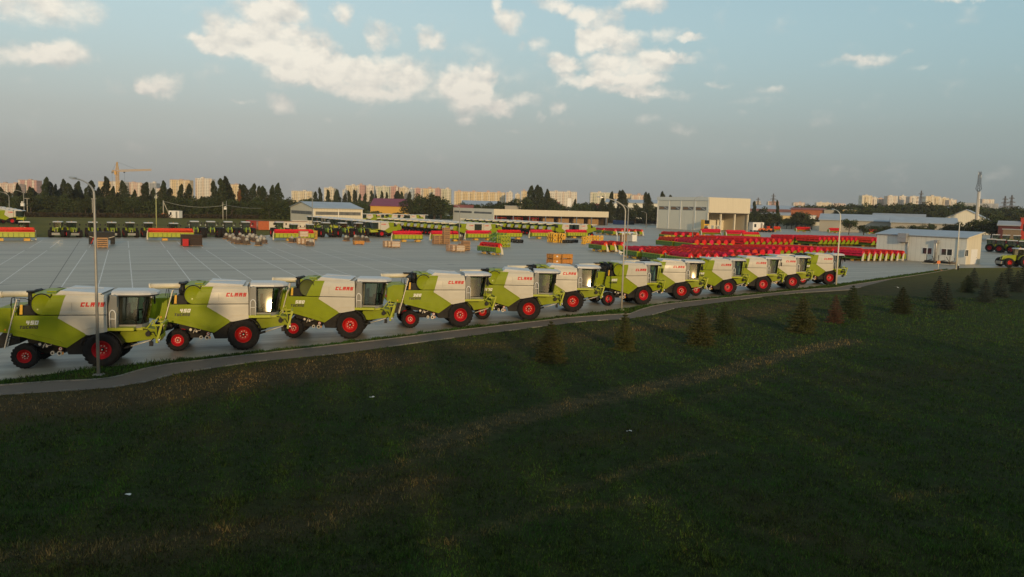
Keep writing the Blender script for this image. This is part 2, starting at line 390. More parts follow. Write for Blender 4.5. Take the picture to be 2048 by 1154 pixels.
# ------------------------------------------------------------------ combine harvester, front at +x, origin on the ground below the front axle
def make_combine():
    t = root('combine_harvester')
    for sg in (-1, 1):
        Y = 1.60 * sg
        mb = MB(); mb.panel([(1.08,-1.80,-1.76,Y),(1.40,-2.98,-1.28,Y),(1.67,-4.05,-0.86,Y),(1.73,-4.45,-0.76,Y),(1.85,-4.50,-0.97,Y),(2.07,-4.56,-1.34,Y),(2.62,-4.42,-2.22,Y*.995),(2.75,-4.39,-2.15,Y*.99)], .06)
        # pressed creases
        yy = Y + sg*.012
        for a, b in (((-4.5,2.02),(-2.15,1.42)), ((-2.15,1.42),(-1.95,1.30)), ((-2.1,1.28),(-.98,1.82)), ((-2.2,2.60),(-.84,1.80))):
            mb.beam((a[0],yy,a[1]), (b[0],yy,b[1]), .03, .035)
        mb.build('side_panel', LIME, t)
        mb = MB(); mb.panel([(1.73,-.75,-.60,Y),(1.90,-1.03,.33,Y),(2.62,-2.20,.33,Y*.995),(2.75,-2.14,.33,Y*.99)], .06)
        mb.beam((-.95,yy,1.98), (-.62,yy,2.12), .025, .03); mb.beam((-.62,yy,2.12), (.30,yy,2.12), .025, .03)
        mb.build('front_side_panel', PANEL, t)
        mb = MB(); mb.panel([(2.79,-3.05,-2.12,Y*.985),(3.15,-2.88,-2.02,Y*.975),(3.45,-2.72,-1.93,Y*.955),(3.45,-2.72,-1.93,Y*.955),(3.66,-2.58,-1.86,Y*.915),(3.78,-2.50,-1.82,Y*.86)], .05, sm=False)
        mb.build('upper_side_panel', LIME, t)
        mb = MB(); mb.panel([(2.79,-2.115,.33,Y*.985),(2.93,-2.08,.33,Y*.985),(2.95,-2.075,.33,Y*.975),(3.15,-2.015,.33,Y*.972),(3.45,-1.925,.32,Y*.955),(3.66,-1.855,.30,Y*.915),(3.78,-1.815,.28,Y*.86)], .05)
        mb.box(-1.487,-1.475, min(Y*.97,Y*.976), max(Y*.97,Y*.976), 2.95, 3.4, 1)
        mb.build('tank_side_panel', [PANEL, GREYP], t)
        # round cooling screen housing behind the upper panel (right side) and plain cover on the other
        mb = MB(); mb.prism([(-3.50,3.86),(-2.55,3.86),(-2.62,3.6),(-3.1,2.80),(-3.28,2.86),(-3.46,3.1)], Y*.80, Y*.92)
        o = mb.build('engine_cover', LIME, t, bevel=.02)
        mb = MB(); c = (-3.0, Y*.92, 3.30)
        mb.lathe([(.002,.012*sg),(.44,.012*sg),(.47,sg*.03),(.5,sg*.06),(.54,sg*.02),(.54,-.02*sg)], c=c, n=36)
        mb.cyl((c[0],c[1],c[2]), (c[0],c[1]+sg*.05,c[2]), .05, n=10)
        sc = mb.build('cooling_screen', LIME2 if sg > 0 else LIME, o)
        mb = MB(); pts = []
        for k in range(15):
            a = rad(40 + 200*k/14); pts.append((c[0]+.56*math.cos(a), Y*.945, c[2]+.56*math.sin(a)))
        mb.tube(pts, .035, 6); mb.build('screen_seal', BLACK, sc)
    # body core and dark chassis
    mb = MB(); mb.prism([(-4.30,2.70),(.25,2.70),(.25,2.0),(-.6,1.8),(-1.8,1.2),(-4.2,1.85)], -1.50, 1.50); mb.build('body_core', DARKST, t)
    mb = MB(); mb.prism([(-3.2,2.79),(.28,2.79),(.24,3.80),(-2.5,3.80)], -1.34, 1.34); mb.build('grain_tank', PANEL, t)
    mb = MB(); mb.prism([(-2.3,3.86),(-3.50,3.86),(-3.52,3.80),(-2.3,3.80)], -1.28, 1.28); mb.box(-3.0,-2.5,-.7,.7,3.865,3.93)
    mb.build('engine_deck', LIME, t)
    mb = MB(); mb.prism([(-2.35,3.80),(-.05,3.80),(.05,3.90),(-2.1,4.02)], -1.36, 1.36); mb.box(-2.2,-.2,-.012,.012,4.0,4.03)
    mb.build('tank_lid', ROOFW, t, bevel=.02)
    mb = MB(); mb.box(-3.46,-2.6,-1.2,1.2,2.8,3.8); mb.build('engine_block', BLACK, t)
    # exhaust / air filter turret, rear deck
    mb = MB(); mb.box(-4.0,-3.40,-1.35,.2,2.75,3.25); mb.cyl((-3.68,-1.1,3.2),(-3.68,-1.1,3.92),.16,.14,n=12); mb.cyl((-3.68,-1.1,3.9),(-3.68,-1.1,3.98),.22,n=12)
    mb.tube([(-3.68,-.9,3.3),(-3.75,-.6,3.75),(-3.7,-.2,3.85),(-3.6,.3,3.85)], .12); mb.box(-4.0,-3.5,-.5,.6,3.3,3.6)
    mb.build('exhaust_turret', BLACK, t)
    mb = MB(); mb.cyl((-3.4,1.2,3.58),(-5.9,1.1,3.55),.165,n=16); mb.cyl((-5.9,1.1,3.55),(-6.02,1.1,3.53),.19,n=16)
    tb = mb.build('unloading_tube', CREAM, t)
    mb = MB(); mb.cyl((-3.1,1.22,3.1),(-3.1,1.22,3.62),.2,n=14); mb.tube([(-3.1,1.22,3.58),(-3.3,1.2,3.6),(-3.55,1.2,3.58)], .19); mb.box(-4.2,-3.45,.95,1.4,3.7,3.8)
    mb.build('tube_elbow', BLACK, tb)
    # rear hood and straw chopper
    mb = MB(); mb.loft([[(-4.35,-1.28,1.75),(-4.35,1.28,1.75),(-4.35,1.28,3.12),(-4.35,-1.28,3.12)],
                        [(-5.3,-1.24,1.85),(-5.3,1.24,1.85),(-5.3,1.24,3.10),(-5.3,-1.24,3.10)],
                        [(-5.82,-1.18,1.95),(-5.82,1.18,1.95),(-5.74,1.18,2.9),(-5.74,-1.18,2.9)]])
    ho = mb.build('rear_hood', LIME, t, bevel=.04)
    for sg in (-1, 1): mb = MB(); mb.box(-5.86,-5.80,sg*.9-.1,sg*.9+.1,2.2,2.36,0); mb.build('tail_lamp', RED, ho)
    mb = MB(); mb.box(-5.84,-5.79,-.7,.7,2.25,2.75); mb.build('rear_panel', GREYP, ho)
    mb = MB(); mb.box(-5.0,-4.93,-1.27,-1.245,1.93,2.03); mb.build('marker_lamp', AMBER, ho)
    mb = MB(); mb.prism([(-4.3,1.80),(-5.2,1.78),(-5.75,1.15),(-5.3,1.0),(-4.3,1.25)], -1.1, 1.1); mb.build('straw_chopper', BLACK, t, bevel=.03)
    # ladder with rails
    mb = MB(); yl = -1.42
    for dy in (-.2, .2): mb.beam((-4.20,yl+dy,3.60), (-4.90,yl+dy,1.08), .07, .05)
    for k in range(9):
        u = k/8.5+.03; mb.beam((-4.20-.70*u,yl-.2,3.6-2.52*u), (-4.20-.70*u,yl+.2,3.6-2.52*u), .05, .03)
    ld = mb.build('ladder', ALU, t)
    mb = MB(); mb.tube([(-4.52,yl-.22,2.65),(-4.46,yl-.22,3.6),(-4.40,yl-.22,3.68),(-4.15,yl-.22,3.66),(-3.8,yl-.1,3.62),(-3.6,yl,3.5)], .018, 6)
    mb.build('handrail', BLACK, ld); mb = MB(); mb.tube([(-4.45,yl,3.22),(-3.9,yl,3.22)], .018, 6); mb.tube([(-4.7,yl+.25,3.2),(-4.62,yl+.25,3.62),(-4.50,yl+.25,3.66),(-4.44,yl+.25,3.2),(-4.46,yl+.25,2.7)], .018, 6)
    mb.build('handrail', BLACK, ld); mb = MB(); mb.tube([(-4.75,yl-.1,1.62),(-4.2,yl-.1,1.6),(-3.9,-1.4,1.62)], .02, 6)
    mb.build('handrail', BLACK, ld)
    mb = MB(); mb.prism([(-4.15,2.80),(-4.0,2.80),(-3.98,3.3),(-4.1,3.3)], -1.5,-1.42); mb.build('warning_plate', YELLOW, t)
    # underbody: chassis, axle beam, pulleys, hoses
    mb = MB(); mb.prism([(-1.90,1.05),(-1.75,.70),(-1.0,.70),(-.9,1.3),(-.6,1.75),(-1.2,1.75)], -1.45, 1.45)
    mb.prism([(-4.0,1.75),(-3.85,1.3),(-2.2,1.0),(-1.7,1.0),(-1.6,1.6)], -1.2, 1.2)
    mb.box(-.35,.35,-1.0,1.0,.65,1.35); mb.box(-4.1,-3.85,-1.0,1.0,.5,.75); mb.box(-4.3,-2.2,-.5,.5,.62,.95)
    ch = mb.build('chassis', DARKST, t)
    for sg in (-1, 1):
        for (px, pz, r, m) in ((-2.58,.78,.10,0), (-2.22,.76,.13,0), (-2.85,1.15,.12,1), (-3.2,1.25,.14,1)):
            mb = MB(); mb.cyl((px,sg*1.25,pz), (px,sg*1.42,pz), r, n=16, mi=m); mb.cyl((px,sg*1.42,pz), (px,sg*1.425,pz), r*.55, n=12, mi=1-m); mb.cyl((px,sg*.9,pz), (px,sg*1.26,pz), .04, n=8, mi=1)
            mb.build('pulley', [ALU, BLACK], ch)
    mb = MB(); mb.cyl((-2.14,-1.46,1.01),(-2.14,-1.49,1.01),.10,n=18); mb.lathe([(.075,0),(.075,-.006),(.10,-.006),(.10,0)], c=(-2.14,-1.491,1.01), n=18, mi=1)
    mb.box(-2.17,-2.11,-1.497,-1.491,.98,1.04,2); mb.build('speed_disc', [WHITE, RED, BLACK], ch)
    mb = MB(); mb.box(-2.07,-2.0,-1.45,-1.40,.70,.84); mb.build('reflector', AMBER, ch)
    mb = MB(); mb.tube([(-2.95,-1.40,1.30),(-2.8,-1.45,1.18),(-2.62,-1.45,1.2),(-2.55,-1.45,1.35)], .02, 6); mb.tube([(-3.05,-1.44,1.05),(-2.95,-1.44,1.25)], .03, 6)
    mb.build('hose', ALU, ch)
    # fender over the front wheel
    for sg in (-1, 1):
        mb = MB(); rings = []
        for k in range(12):
            a = rad(165 - 150*k/11); r0 = 1.03
            cx, cz = .0+r0*1.06*math.cos(a), .93+r0*math.sin(a)*.99
            rings.append([(cx, sg*1.58, cz), (cx, sg*.9, cz), (cx*1.03, sg*.9, cz+.03), (cx*1.03, sg*1.58, cz+.03)])
        mb.loft(rings); mb.build('fender', BLACK, t)
    # cab
    mb = MB()
    mb.prism([(.34,1.92),(.80,1.92),(.80,3.72),(.60,3.78),(.45,3.70),(.34,3.2)], -1.35, -.88); mb.prism([(.34,1.92),(.80,1.92),(.80,3.72),(.60,3.78),(.45,3.70),(.34,3.2)], .88, 1.35)
    mb.box(.30,.79,-.88,.88,1.95,3.74)
    mb.build('cab_rear_pillar', GREYP, t, bevel=.02)
    def ring(z, f):
        t_ = 1 - .20*f - .06*f*f; pts = [(.80,-.97*t_),(1.70+.15*f,-.98*t_),(1.98+.25*f,-.78*t_),(2.12+.30*f,-.38),(2.16+.32*f,0),(2.12+.30*f,.38),(1.98+.25*f,.78*t_),(1.70+.15*f,.98*t_),(.80,.97*t_)]
        return [(a,b,z) for a,b in pts]
    mb = MB(); zz = [2.20,2.7,3.2,3.70]; rg = [ring(z,(z-2.2)/1.5) for z in zz]
    n = 9
    mb.add([p for r in rg for p in r], [(i*n+k, i*n+k+1, (i+1)*n+k+1, (i+1)*n+k) for i in range(3) for k in range(1, n-2)], 0, True)
    for sg in (-1, 1):          # the two side panes, slightly bowed
        sv_ = []
        for z in zz:
            f = (z-2.2)/1.5; t_ = 1 - .20*f - .06*f*f
            sv_ += [(.80, sg*.955*t_, z), (1.1+.05*f, sg*.978*t_, z), (1.42+.1*f, sg*.985*t_, z), (1.70+.15*f, sg*.98*t_, z)]
        mb.add(sv_, [(i*4+k, i*4+k+1, (i+1)*4+k+1, (i+1)*4+k) for i in range(3) for k in range(3)], 0, True)
    cabo = mb.build('cab_glass', GLASS, t)
    mb = MB(); mb.loft([ring(1.98,0), ring(2.20,0)]); mb.build('cab_floor', [GREYP], t)
    mb = MB()
    for k in (0,1,2,6,7,8): mb.tube([rg[i][k] for i in range(4)], .035 if k in (0,8) else .03, 6)
    mb.tube([p for p in rg[0]], .03, 6); mb.tube([(1.95+.18,-.80,2.3),(2.35,-.82,3.6)], .02, 6)
    mb.build('cab_frame', BLACK, cabo)
    mb = MB(); 
    def rr(z, g): return [(.42,-.98+g,z),(1.9,-1.02+g,z),(2.5-g,-.85+g,z),(2.78-g*1.5,-.4,z),(2.82-g*1.5,0,z),(2.78-g*1.5,.4,z),(2.5-g,.85-g,z),(1.9,1.02-g,z),(.42,.98-g,z)]
    mb.loft([rr(3.70,.10), rr(3.74,0), rr(3.84,.02), rr(3.93,.14), rr(3.97,.35)], sm=False); ro = mb.build('cab_roof', ROOFW, t)
    mb = MB(); mb.prism([(.42,-1.0),(1.9,-1.04),(2.5,-.9),(2.72,-.4),(2.76,0),(2.72,.4),(2.5,.9),(1.9,1.04),(.42,1.0)], 3.66, 3.705, ax='z'); mb.build('roof_underside', BLACK, ro)
    for yy in (-.75,-.5,.5,.75):
        mb = MB(); mb.cyl((2.45,yy,3.63),(2.56,yy,3.62),.055,n=10); mb.build('work_lamp', LAMP, ro)
    for sg in (-1, 1):
        mb = MB(); mb.tube([(2.1,sg*.95,3.66),(2.25,sg*1.25,3.6),(2.25,sg*1.3,3.2)], .02, 6); mb.box(2.2,2.27,sg*1.42-.1 if sg > 0 else sg*1.2-.22, (sg*1.42+.1) if sg > 0 else sg*1.2, 3.0, 3.42)
        mb.build('mirror', BLACK, ro)
    mb = MB(); mb.box(1.05,1.5,-.28,.28,2.3,2.62); mb.box(1.0,1.16,-.27,.27,2.55,3.2); mb.build('driver_seat', SEAT, t, bevel=.04)
    mb = MB(); mb.tube([(1.95,0,2.2),(1.85,0,2.8)], .05); mb.lathe([(.17,0),(.2,.02),(.2,-.02),(.17,0)], c=(1.83,0,2.86), axis='z', n=16); mb.box(1.5,1.75,-.62,-.42,2.3,2.9); mb.build('steering_column', BLACK, t)
    # platform, stairs rail, lower front
    mb = MB(); mb.box(.32,1.70,-1.55,-.86,1.93,2.08); mb.box(.32,1.60,.86,1.55,1.93,2.08); mb.box(1.60,2.05,-.9,.9,1.86,1.98); mb.beam((1.1,-1.1,1.95),(2.1,-.7,1.95),.1,.1)
    mb.build('platform', LIME2, t)
    for sg in (-1, 1):
        mb = MB(); mb.tube([(.45,sg*1.52,2.05),(.45,sg*1.52,2.85),(.50,sg*1.52,2.97),(.60,sg*1.52,3.02),(.70,sg*1.52,2.97),(.76,sg*1.52,2.85),(.76,sg*1.52,2.05)], .032, 8)
        mb.tube([(.45,sg*1.52,2.55),(.75,sg*1.52,2.55)], .025, 6); mb.build('guard_rail', WHITE, t)
    mb = MB(); mb.prism([(.6,1.25),(.9,2.0),(2.0,1.98),(2.75,1.85),(2.75,1.35),(1.2,1.15)], -.62, .62)
    mb.box(2.70,2.78,-.80,.80,1.25,2.0)
    fh = mb.build('feeder_house', LIME, t, bevel=.02)
    mb = MB()
    for sg in (-1, 1):
        mb.beam((2.75,sg*.78,1.15), (3.05,sg*.78,2.15), .10, .12); mb.beam((2.5,sg*.7,2.1),(3.0,sg*.78,2.1),.07,.08); mb.beam((2.2,sg*.66,1.9),(2.6,sg*.74,2.4),.05,.05); mb.beam((2.6,sg*.74,2.4),(2.7,sg*.76,2.0),.05,.05)
    mb.beam((3.05,-.78,2.15),(3.05,.78,2.15),.12,.12); mb.beam((2.78,-.78,1.2),(2.78,.78,1.2),.12,.12); mb.box(2.9,2.96,-.75,.75,1.3,1.5)
    mb.build('header_frame', LIME2, fh)
    mb = MB(); mb.box(2.785,2.86,-.62,.62,1.3,1.95); mb.beam((2.88,-.74,1.35),(2.98,-.74,2.0),.05,.06); mb.build('intake_opening', BLACK, fh)  # solid black box stands in for the shaded inside of the opening
    mb = MB(); mb.cyl((2.3,-.66,1.65),(2.3,-.86,1.65),.14,n=14); mb.tube([(2.3,-.75,1.7),(2.6,-.8,1.75),(2.75,-.8,1.5)], .03, 6); mb.tube([(1.5,-.7,1.8),(1.9,-.75,1.95),(2.3,-.8,1.85),(2.5,-.82,1.6)], .025, 6)
    mb.box(2.35,2.55,-.80,-.62,.98,1.22); mb.tube([(2.6,-.78,1.4),(2.45,-.8,1.25)], .03, 6); mb.build('hydraulic_coupler', BLACK, fh)
    for yy in (-.68,.68): mb = MB(); mb.tube([(.7,yy,.80),(1.35,yy,.97)], .07, 8, 1); mb.tube([(1.35,yy,.97),(2.5,yy,1.30)], .035, 8); mb.build('lift_ram', [ALU, BLACK], fh)
    mb = MB(); mb.cyl((2.85,-.85,1.3),(2.95,-.87,1.3),.08,n=12); mb.build('front_lamp', LAMP, fh)
    # wheels
    w1 = wheel(t, 'front_wheel', 0, -1.27, .93, .68, .47, -1, 22)
    w2 = wheel(t, 'front_wheel', 0, 1.27, .93, .68, .47, 1, 22)
    w3 = wheel(t, 'rear_wheel', -3.97, -1.30, .64, .48, .34, -1, 20)
    w4 = wheel(t, 'rear_wheel', -3.97, 1.30, .64, .48, .34, 1, 20)
    # lettering
    mb = MB(); letters(mb, 'CLAAS', -1.05, 3.20, .205, .23, -1.545, gap=.24, th=.30, shear=.28); mb.build('brand_lettering', REDTXT, t); mb = MB(); letters(mb, 'CLAAS', .16, 3.20, .205, .23, 1.545, gap=.24, th=.30, shear=.28, flip=True)
    mb.build('brand_lettering', REDTXT, t)
    mb = MB(); letters(mb, 'TUCANO', -4.15, 2.08, .13, .16, -1.605, gap=.22, th=.26, shear=.28); mb.build('model_lettering', BLKTXT, t); mb = MB(); letters(mb, 'TUCANO', -3.25, 2.10, .12, .155, 1.605, gap=.25, th=.28, shear=.28, flip=True)
    mb.build('model_lettering', BLKTXT, t)
    return t
def number_plate_mesh(num):
    mb = MB(); letters(mb, num, -3.82, 2.29, .18, .21, -1.605, gap=.22, th=.26, shear=.28)
    return mb

fw = [(205,735),(487,700),(700,678),(920,655),(1057,641),(1145,624),(1285,610),(1362,600),(1455,592),(1525,585),(1584,579),(1658,570)]
azs = [77,75,86,75,88,86,68,88,77,84,86,80]
nums = ['450','450','580','320','570','570','320','320','340','320','320','320']
LBL = ['nearest combine harvester, behind the tall lamp post, number 450','combine harvester with the sun glaring in its cab glass','combine harvester with a see-through green cooling screen and number 580',
 'combine harvester numbered 320 directly behind the 580 machine in the front row','combine harvester with sunlit faded lettering and number 570','combine harvester half hidden between the 570 machine and the one with the black ladder',
 'combine harvester with the black ladder beside the lamp post with a loudspeaker','combine harvester just behind the one with the black ladder, glinting crease on its side','combine harvester numbered 340 in the front row',
 'combine harvester just past the one numbered 340','second last combine harvester of the front row, its rear hidden','last combine harvester at the far end of the front row by the pole']
XS = .92
proto = make_combine()
XS = 1.0
nmesh = {}
for i, ((px, py), a, num, lb) in enumerate(zip(fw, azs, nums, LBL)):
    c = proto if i == 0 else copy_tree(proto)
    if i == 0: front = [c]
    else: front.append(c)
for c, (px, py), a, num, lb in zip(front, fw, azs, nums, LBL):
    p = G(px, py) - Vector((math.sin(rad(a+90)), math.cos(rad(a+90)), 0)) * 1.45
    c.location = (p.x, p.y, .012); c.rotation_euler = (0, 0, hd(a)); tag(c, lb, 'combine harvester', 'combine harvesters in the front row')
    if num not in nmesh:
        XS = .92; o = number_plate_mesh(num).build('model_number', WHTTXT, c); nmesh[num] = o.data; XS = 1.0
    else: o = bpy.data.objects.new('model_number', nmesh[num]); COL.objects.link(o); o.parent = c
# variations seen in the photograph
for i in (6,):
    for ch in front[i].children:
        if ch.name.startswith('ladder'): ch.data = ch.data.copy(); ch.data.materials[0] = BLACK
for c in front:
    for ch in c.children:
        if 'wheel' in ch.name: ch.rotation_euler.y = random.uniform(0, 6.28)
MESHG = mat('dark green screen mesh', (0.07, 0.085, 0.012), 0.7, var=0.1)
for ch in front[2].children_recursive:
    if ch.name.startswith('cooling_screen') and ch.parent.data.vertices[0].co.y < 0:
        ch.data = ch.data.copy(); ch.data.materials[0] = MESHG; ch['label'] = 'dark see-through green cooling screen'

# ------------------------------------------------------------------ ground, yard, path
D1, D2 = -28.0, 62.0                   # azimuths of the yard's two directions
E1, E2 = azv(D1), azv(D2)
def seg_dist(P, a, b):
    a = np.array(a); b = np.array(b); d = b - a; t = np.clip(((P - a) @ d) / (d @ d), 0, 1)
    return np.hypot(*(P - (a + t[:, None] * d)).T)
DRY = [([(860,890),(1000,845),(1150,808),(1300,775),(1450,742),(1600,702),(1700,682)], 1.2, 1.0), ([(830,850),(960,880),(850,915),(700,960)], 1.1, .5),
       ([(-60,815),(200,800),(400,770),(600,742),(760,718)], 3.2, .85), ([(900,690),(1060,690),(1200,665),(1400,645),(1600,610)], 2.6, .45),
       ([(1130,985),(1300,930),(1420,905)], .6, .55), ([(880,1090),(1100,1020),(1330,1000)], .7, .45), ([(-50,1120),(300,1090),(620,1050),(860,960)], 1.3, .55),
       ([(1500,1060),(1600,1080)], .8, .4), ([(1780,1000),(1900,980)], .8, .4), ([(1300,640),(1380,632)], 1.2, .5), ([(1560,745),(1400,800)], 1.0, .35),
       ([(60,700),(300,700)], .1, .1)]
def dryness(P):
    out = np.zeros(len(P))
    for pts, w, k in DRY:
        w3 = [tuple(G(*p)[:2]) for p in pts]
        d = np.min([seg_dist(P, w3[i], w3[i+1]) for i in range(len(w3)-1)], axis=0); w = w * .8
        out = np.maximum(out, k * np.exp(-(d / w) ** 2))
    return out
BRN = [([(-60,822),(200,803),(400,772),(600,742),(760,716)], 3.0, .95), ([(880,700),(1040,690),(1200,668),(1400,645),(1600,608)], 2.2, .55), ([(860,960),(700,1010),(420,1075),(150,1120)], 2.4, .5),
       ([(1500,1010),(1700,1090)], 1.6, .4), ([(1700,760),(1950,735)], 3.0, .35), ([(1150,880),(1350,860)], 1.5, .45), ([(350,870),(560,850)], 1.6, .4)]
def brownness(P):
    out = np.zeros(len(P))
    for pts, w, k in BRN:
        w3 = [tuple(G(*p)[:2]) for p in pts]
        out = np.maximum(out, k * np.exp(-(np.min([seg_dist(P, w3[i], w3[i+1]) for i in range(len(w3)-1)], axis=0) / w) ** 2))
    return out
xs = np.concatenate([[-7000,-2500,-1200,-600,-300,-150,-80], np.arange(-50, 90, .7), [110,150,250,500,1000,2500,7000]])
ys = np.concatenate([[-3000,-500,-100,0], np.arange(8, 120, .7), [130,150,180,220,280,350,450,600,900,1500,3000,7500]])
gx, gy = np.meshgrid(xs, ys); V = np.stack([gx.ravel(), gy.ravel()], 1)
near = (np.abs(V[:, 0]) < 120) & (V[:, 1] > 0) & (V[:, 1] < 150)
dry = np.zeros(len(V)); dry[near] = dryness(V[near])
z = np.zeros(len(V)); nx = len(xs)
idx = np.arange(len(V)).reshape(len(ys), nx)
q = np.stack([idx[:-1,:-1].ravel(), idx[:-1,1:].ravel(), idx[1:,1:].ravel(), idx[1:,:-1].ravel()], 1)
me = bpy.data.meshes.new('ground'); me.from_pydata(np.column_stack([V, z]).tolist(), [], q.tolist())
at_ = me.attributes.new('dry', 'FLOAT', 'POINT'); at_.data.foreach_set('value', dry.astype(np.float32))
brn = np.zeros(len(V)); brn[near] = brownness(V[near]); at_ = me.attributes.new('brown', 'FLOAT', 'POINT'); at_.data.foreach_set('value', brn.astype(np.float32))
mead = np.clip((V[:, 1] - 100) / 60, 0, 1) 
at_ = me.attributes.new('meadow', 'FLOAT', 'POINT'); at_.data.foreach_set('value', mead.astype(np.float32))
PW = [tuple(G(*p)[:2]) for p in ((0,800),(360,752),(512,735),(864,700),(1150,668),(1412,625),(1600,600),(1790,575),(1915,548),(2048,545))]
ol = np.zeros(len(V)); dd = np.min([seg_dist(V[near], PW[i], PW[i+1]) for i in range(len(PW)-1)], axis=0); ol[near] = np.exp(-(dd/6)**2) * (.5 + .5*np.clip((V[near][:,1]-40)/30, 0, 1))
at_ = me.attributes.new('olive', 'FLOAT', 'POINT'); at_.data.foreach_set('value', ol.astype(np.float32))  # olive tint along the path: drier grass plus sunlit tone put into the colour
ground = bpy.data.objects.new('ground', me); COL.objects.link(ground); tag(ground, kind='structure')

class NT:
    def __init__(s, name):
        s.m = bpy.data.materials.new(name); s.m.use_nodes = True; s.t = s.m.node_tree; s.b = s.t.nodes['Principled BSDF']
        s.tc = s.t.nodes.new('ShaderNodeTexCoord').outputs['Object']
    def put(s, k, x, n):
        if x is None: return
        if isinstance(x, (int, float)): n.inputs[k].default_value = x
        elif isinstance(x, tuple): n.inputs[k].default_value = x if len(x) == n.inputs[k].default_value.__len__() else (*x, 1)
        else: s.t.links.new(x, n.inputs[k])
    def attr(s, a): n = s.t.nodes.new('ShaderNodeAttribute'); n.attribute_name = a; return n.outputs['Fac']
    def noise(s, sc, det=6, rough=.6, vec=None, mul=None):
        n = s.t.nodes.new('ShaderNodeTexNoise'); n.inputs['Scale'].default_value = sc; n.inputs['Detail'].default_value = det; n.inputs['Roughness'].default_value = rough
        v = vec or s.tc
        if mul: v = s.vm('MULTIPLY', v, mul)
        s.t.links.new(v, n.inputs['Vector']); return n.outputs[0]
    def vm(s, op, a, b): n = s.t.nodes.new('ShaderNodeVectorMath'); n.operation = op; s.put(0, a, n); s.put(1, b, n); return n.outputs[0]
    def rot(s, v, ang): n = s.t.nodes.new('ShaderNodeVectorRotate'); n.rotation_type = 'Z_AXIS'; s.t.links.new(v, n.inputs[0]); n.inputs['Angle'].default_value = ang; return n.outputs[0]
    def m_(s, op, a, b=None, c=None, cl=False): n = s.t.nodes.new('ShaderNodeMath'); n.operation = op; n.use_clamp = cl; s.put(0, a, n); s.put(1, b, n); s.put(2, c, n); return n.outputs[0]
    def rng(s, x, a, b, c=0., d=1.): 
        n = s.t.nodes.new('ShaderNodeMapRange'); s.put(0, x, n); s.put(1, a, n); s.put(2, b, n); s.put(3, c, n); s.put(4, d, n); return n.outputs[0]
    def mix(s, f, a, b): n = s.t.nodes.new('ShaderNodeMix'); n.data_type = 'RGBA'; s.put(0, f, n); s.put(6, a, n); s.put(7, b, n); return n.outputs[2]
    def sep(s, v): n = s.t.nodes.new('ShaderNodeSeparateXYZ'); s.t.links.new(v, n.inputs[0]); return n.outputs
    def bump(s, h, st, dist=.05): n = s.t.nodes.new('ShaderNodeBump'); n.inputs['Strength'].default_value = st; n.inputs['Distance'].default_value = dist; s.t.links.new(h, n.inputs['Height']); s.t.links.new(n.outputs[0], s.b.inputs['Normal'])
    def col(s, c): s.t.links.new(c, s.b.inputs['Base Color']); return s.m

g = NT('lawn')
fine = g.noise(14, 8, .75); mid = g.noise(1.1, 6, .65); big = g.noise(.16, 5, .6); streak = g.noise(.5, 5, .6, vec=g.rot(g.tc, rad(-20)), mul=(.25, 1.6, 1))
base = g.mix(g.rng(fine, .3, .7), (.005,.007,.002), (.030,.038,.008))
base = g.mix(g.rng(mid, .42, .68, 0, .55), base, (.030,.058,.010))
base = g.mix(g.rng(big, .5, .72, 0, .5), base, (.030,.028,.010))
base = g.mix(g.rng(streak, .58, .74, 0, .45), base, (.036,.030,.020))
dm = g.m_('MULTIPLY_ADD', g.attr('dry'), 1.5, g.rng(g.noise(2.2, 8, .7), .25, .75, -.75, .35), True)
dryc = g.mix(g.rng(g.noise(9, 6, .8), .4, .66), (.040,.030,.016), (.135,.095,.045))
base = g.mix(g.m_('MULTIPLY', g.m_('MULTIPLY', dm, .75), g.rng(g.noise(1.1, 7, .75), .40, .58, .10, 1.0)), base, dryc)
mdn = g.rng(g.noise(.05, 6, .6, mul=(.5, 1.5, 1)), .35, .65)
meadc = g.mix(mdn, (.105,.092,.012), (.150,.122,.018))
meadc = g.mix(g.rng(g.noise(.9, 5, .7), .35, .7, 0, .4), meadc, (.080,.082,.010))
base = g.mix(g.m_('MULTIPLY', g.attr('brown'), g.rng(g.noise(.7, 7, .7), .35, .6, .3, 1)), base, g.mix(g.rng(g.noise(7, 6, .8), .35, .65), (.022,.014,.007), (.075,.046,.020)))
base = g.mix(g.m_('MULTIPLY', g.attr('olive'), g.rng(g.noise(.9, 7, .7), .35, .62, .15, .8)), base, (.066,.052,.016))
base = g.mix(g.attr('meadow'), base, meadc)
g.b.inputs['Roughness'].default_value = .95; g.b.inputs['Specular IOR Level'].default_value = .1
g.bump(fine, .5, .05); g.col(base); me.materials.append(g.m)

def interp(pts, x):
    pts = sorted(pts)
    return float(np.interp(x, [p[0] for p in pts], [p[1] for p in pts]))
PATH_TOP = [(-500,797),(-200,784),(0,771.7),(104,764),(197,760),(234,755),(286,739),(338,729),(512,709),(760,681),(900,663),(1066,644),(1134,636),(1225,629.5),(1264,628),(1285,618),(1316,610),(1412,599.6),(1495,591.5),(1632,577.7),(1671,576),(1700,570.5),(1850,548),(1915,536.5)]
PATH_BOT = [(-500,832),(-200,806),(0,790.7),(140,782),(224,775.6),(294,764),(356,747),(512,723.6),(677,708),(864,682),(1012,662.5),(1160,644),(1264,637),(1316,628),(1337,619),(1412,608.7),(1495,597.5),(1593,586.5),(1700,580),(1781,559),(1875,541),(1915,537.3)]
PAD_NEAR = [(-500,792),(-200,777),(0,762.6),(166,739),(322,723.6),(512,705),(760,677.5),(900,659.5),(1061,641),(1173,628),(1264,615),(1412,598),(1495,589.5),(1700,566),(1850,545),(1915,536)]
px = list(range(-500, 1915, 22)) + [1915]
top = [G(x, interp(PATH_TOP, x)) for x in px]; bot = [G(x, interp(PATH_BOT, x)) for x in px]
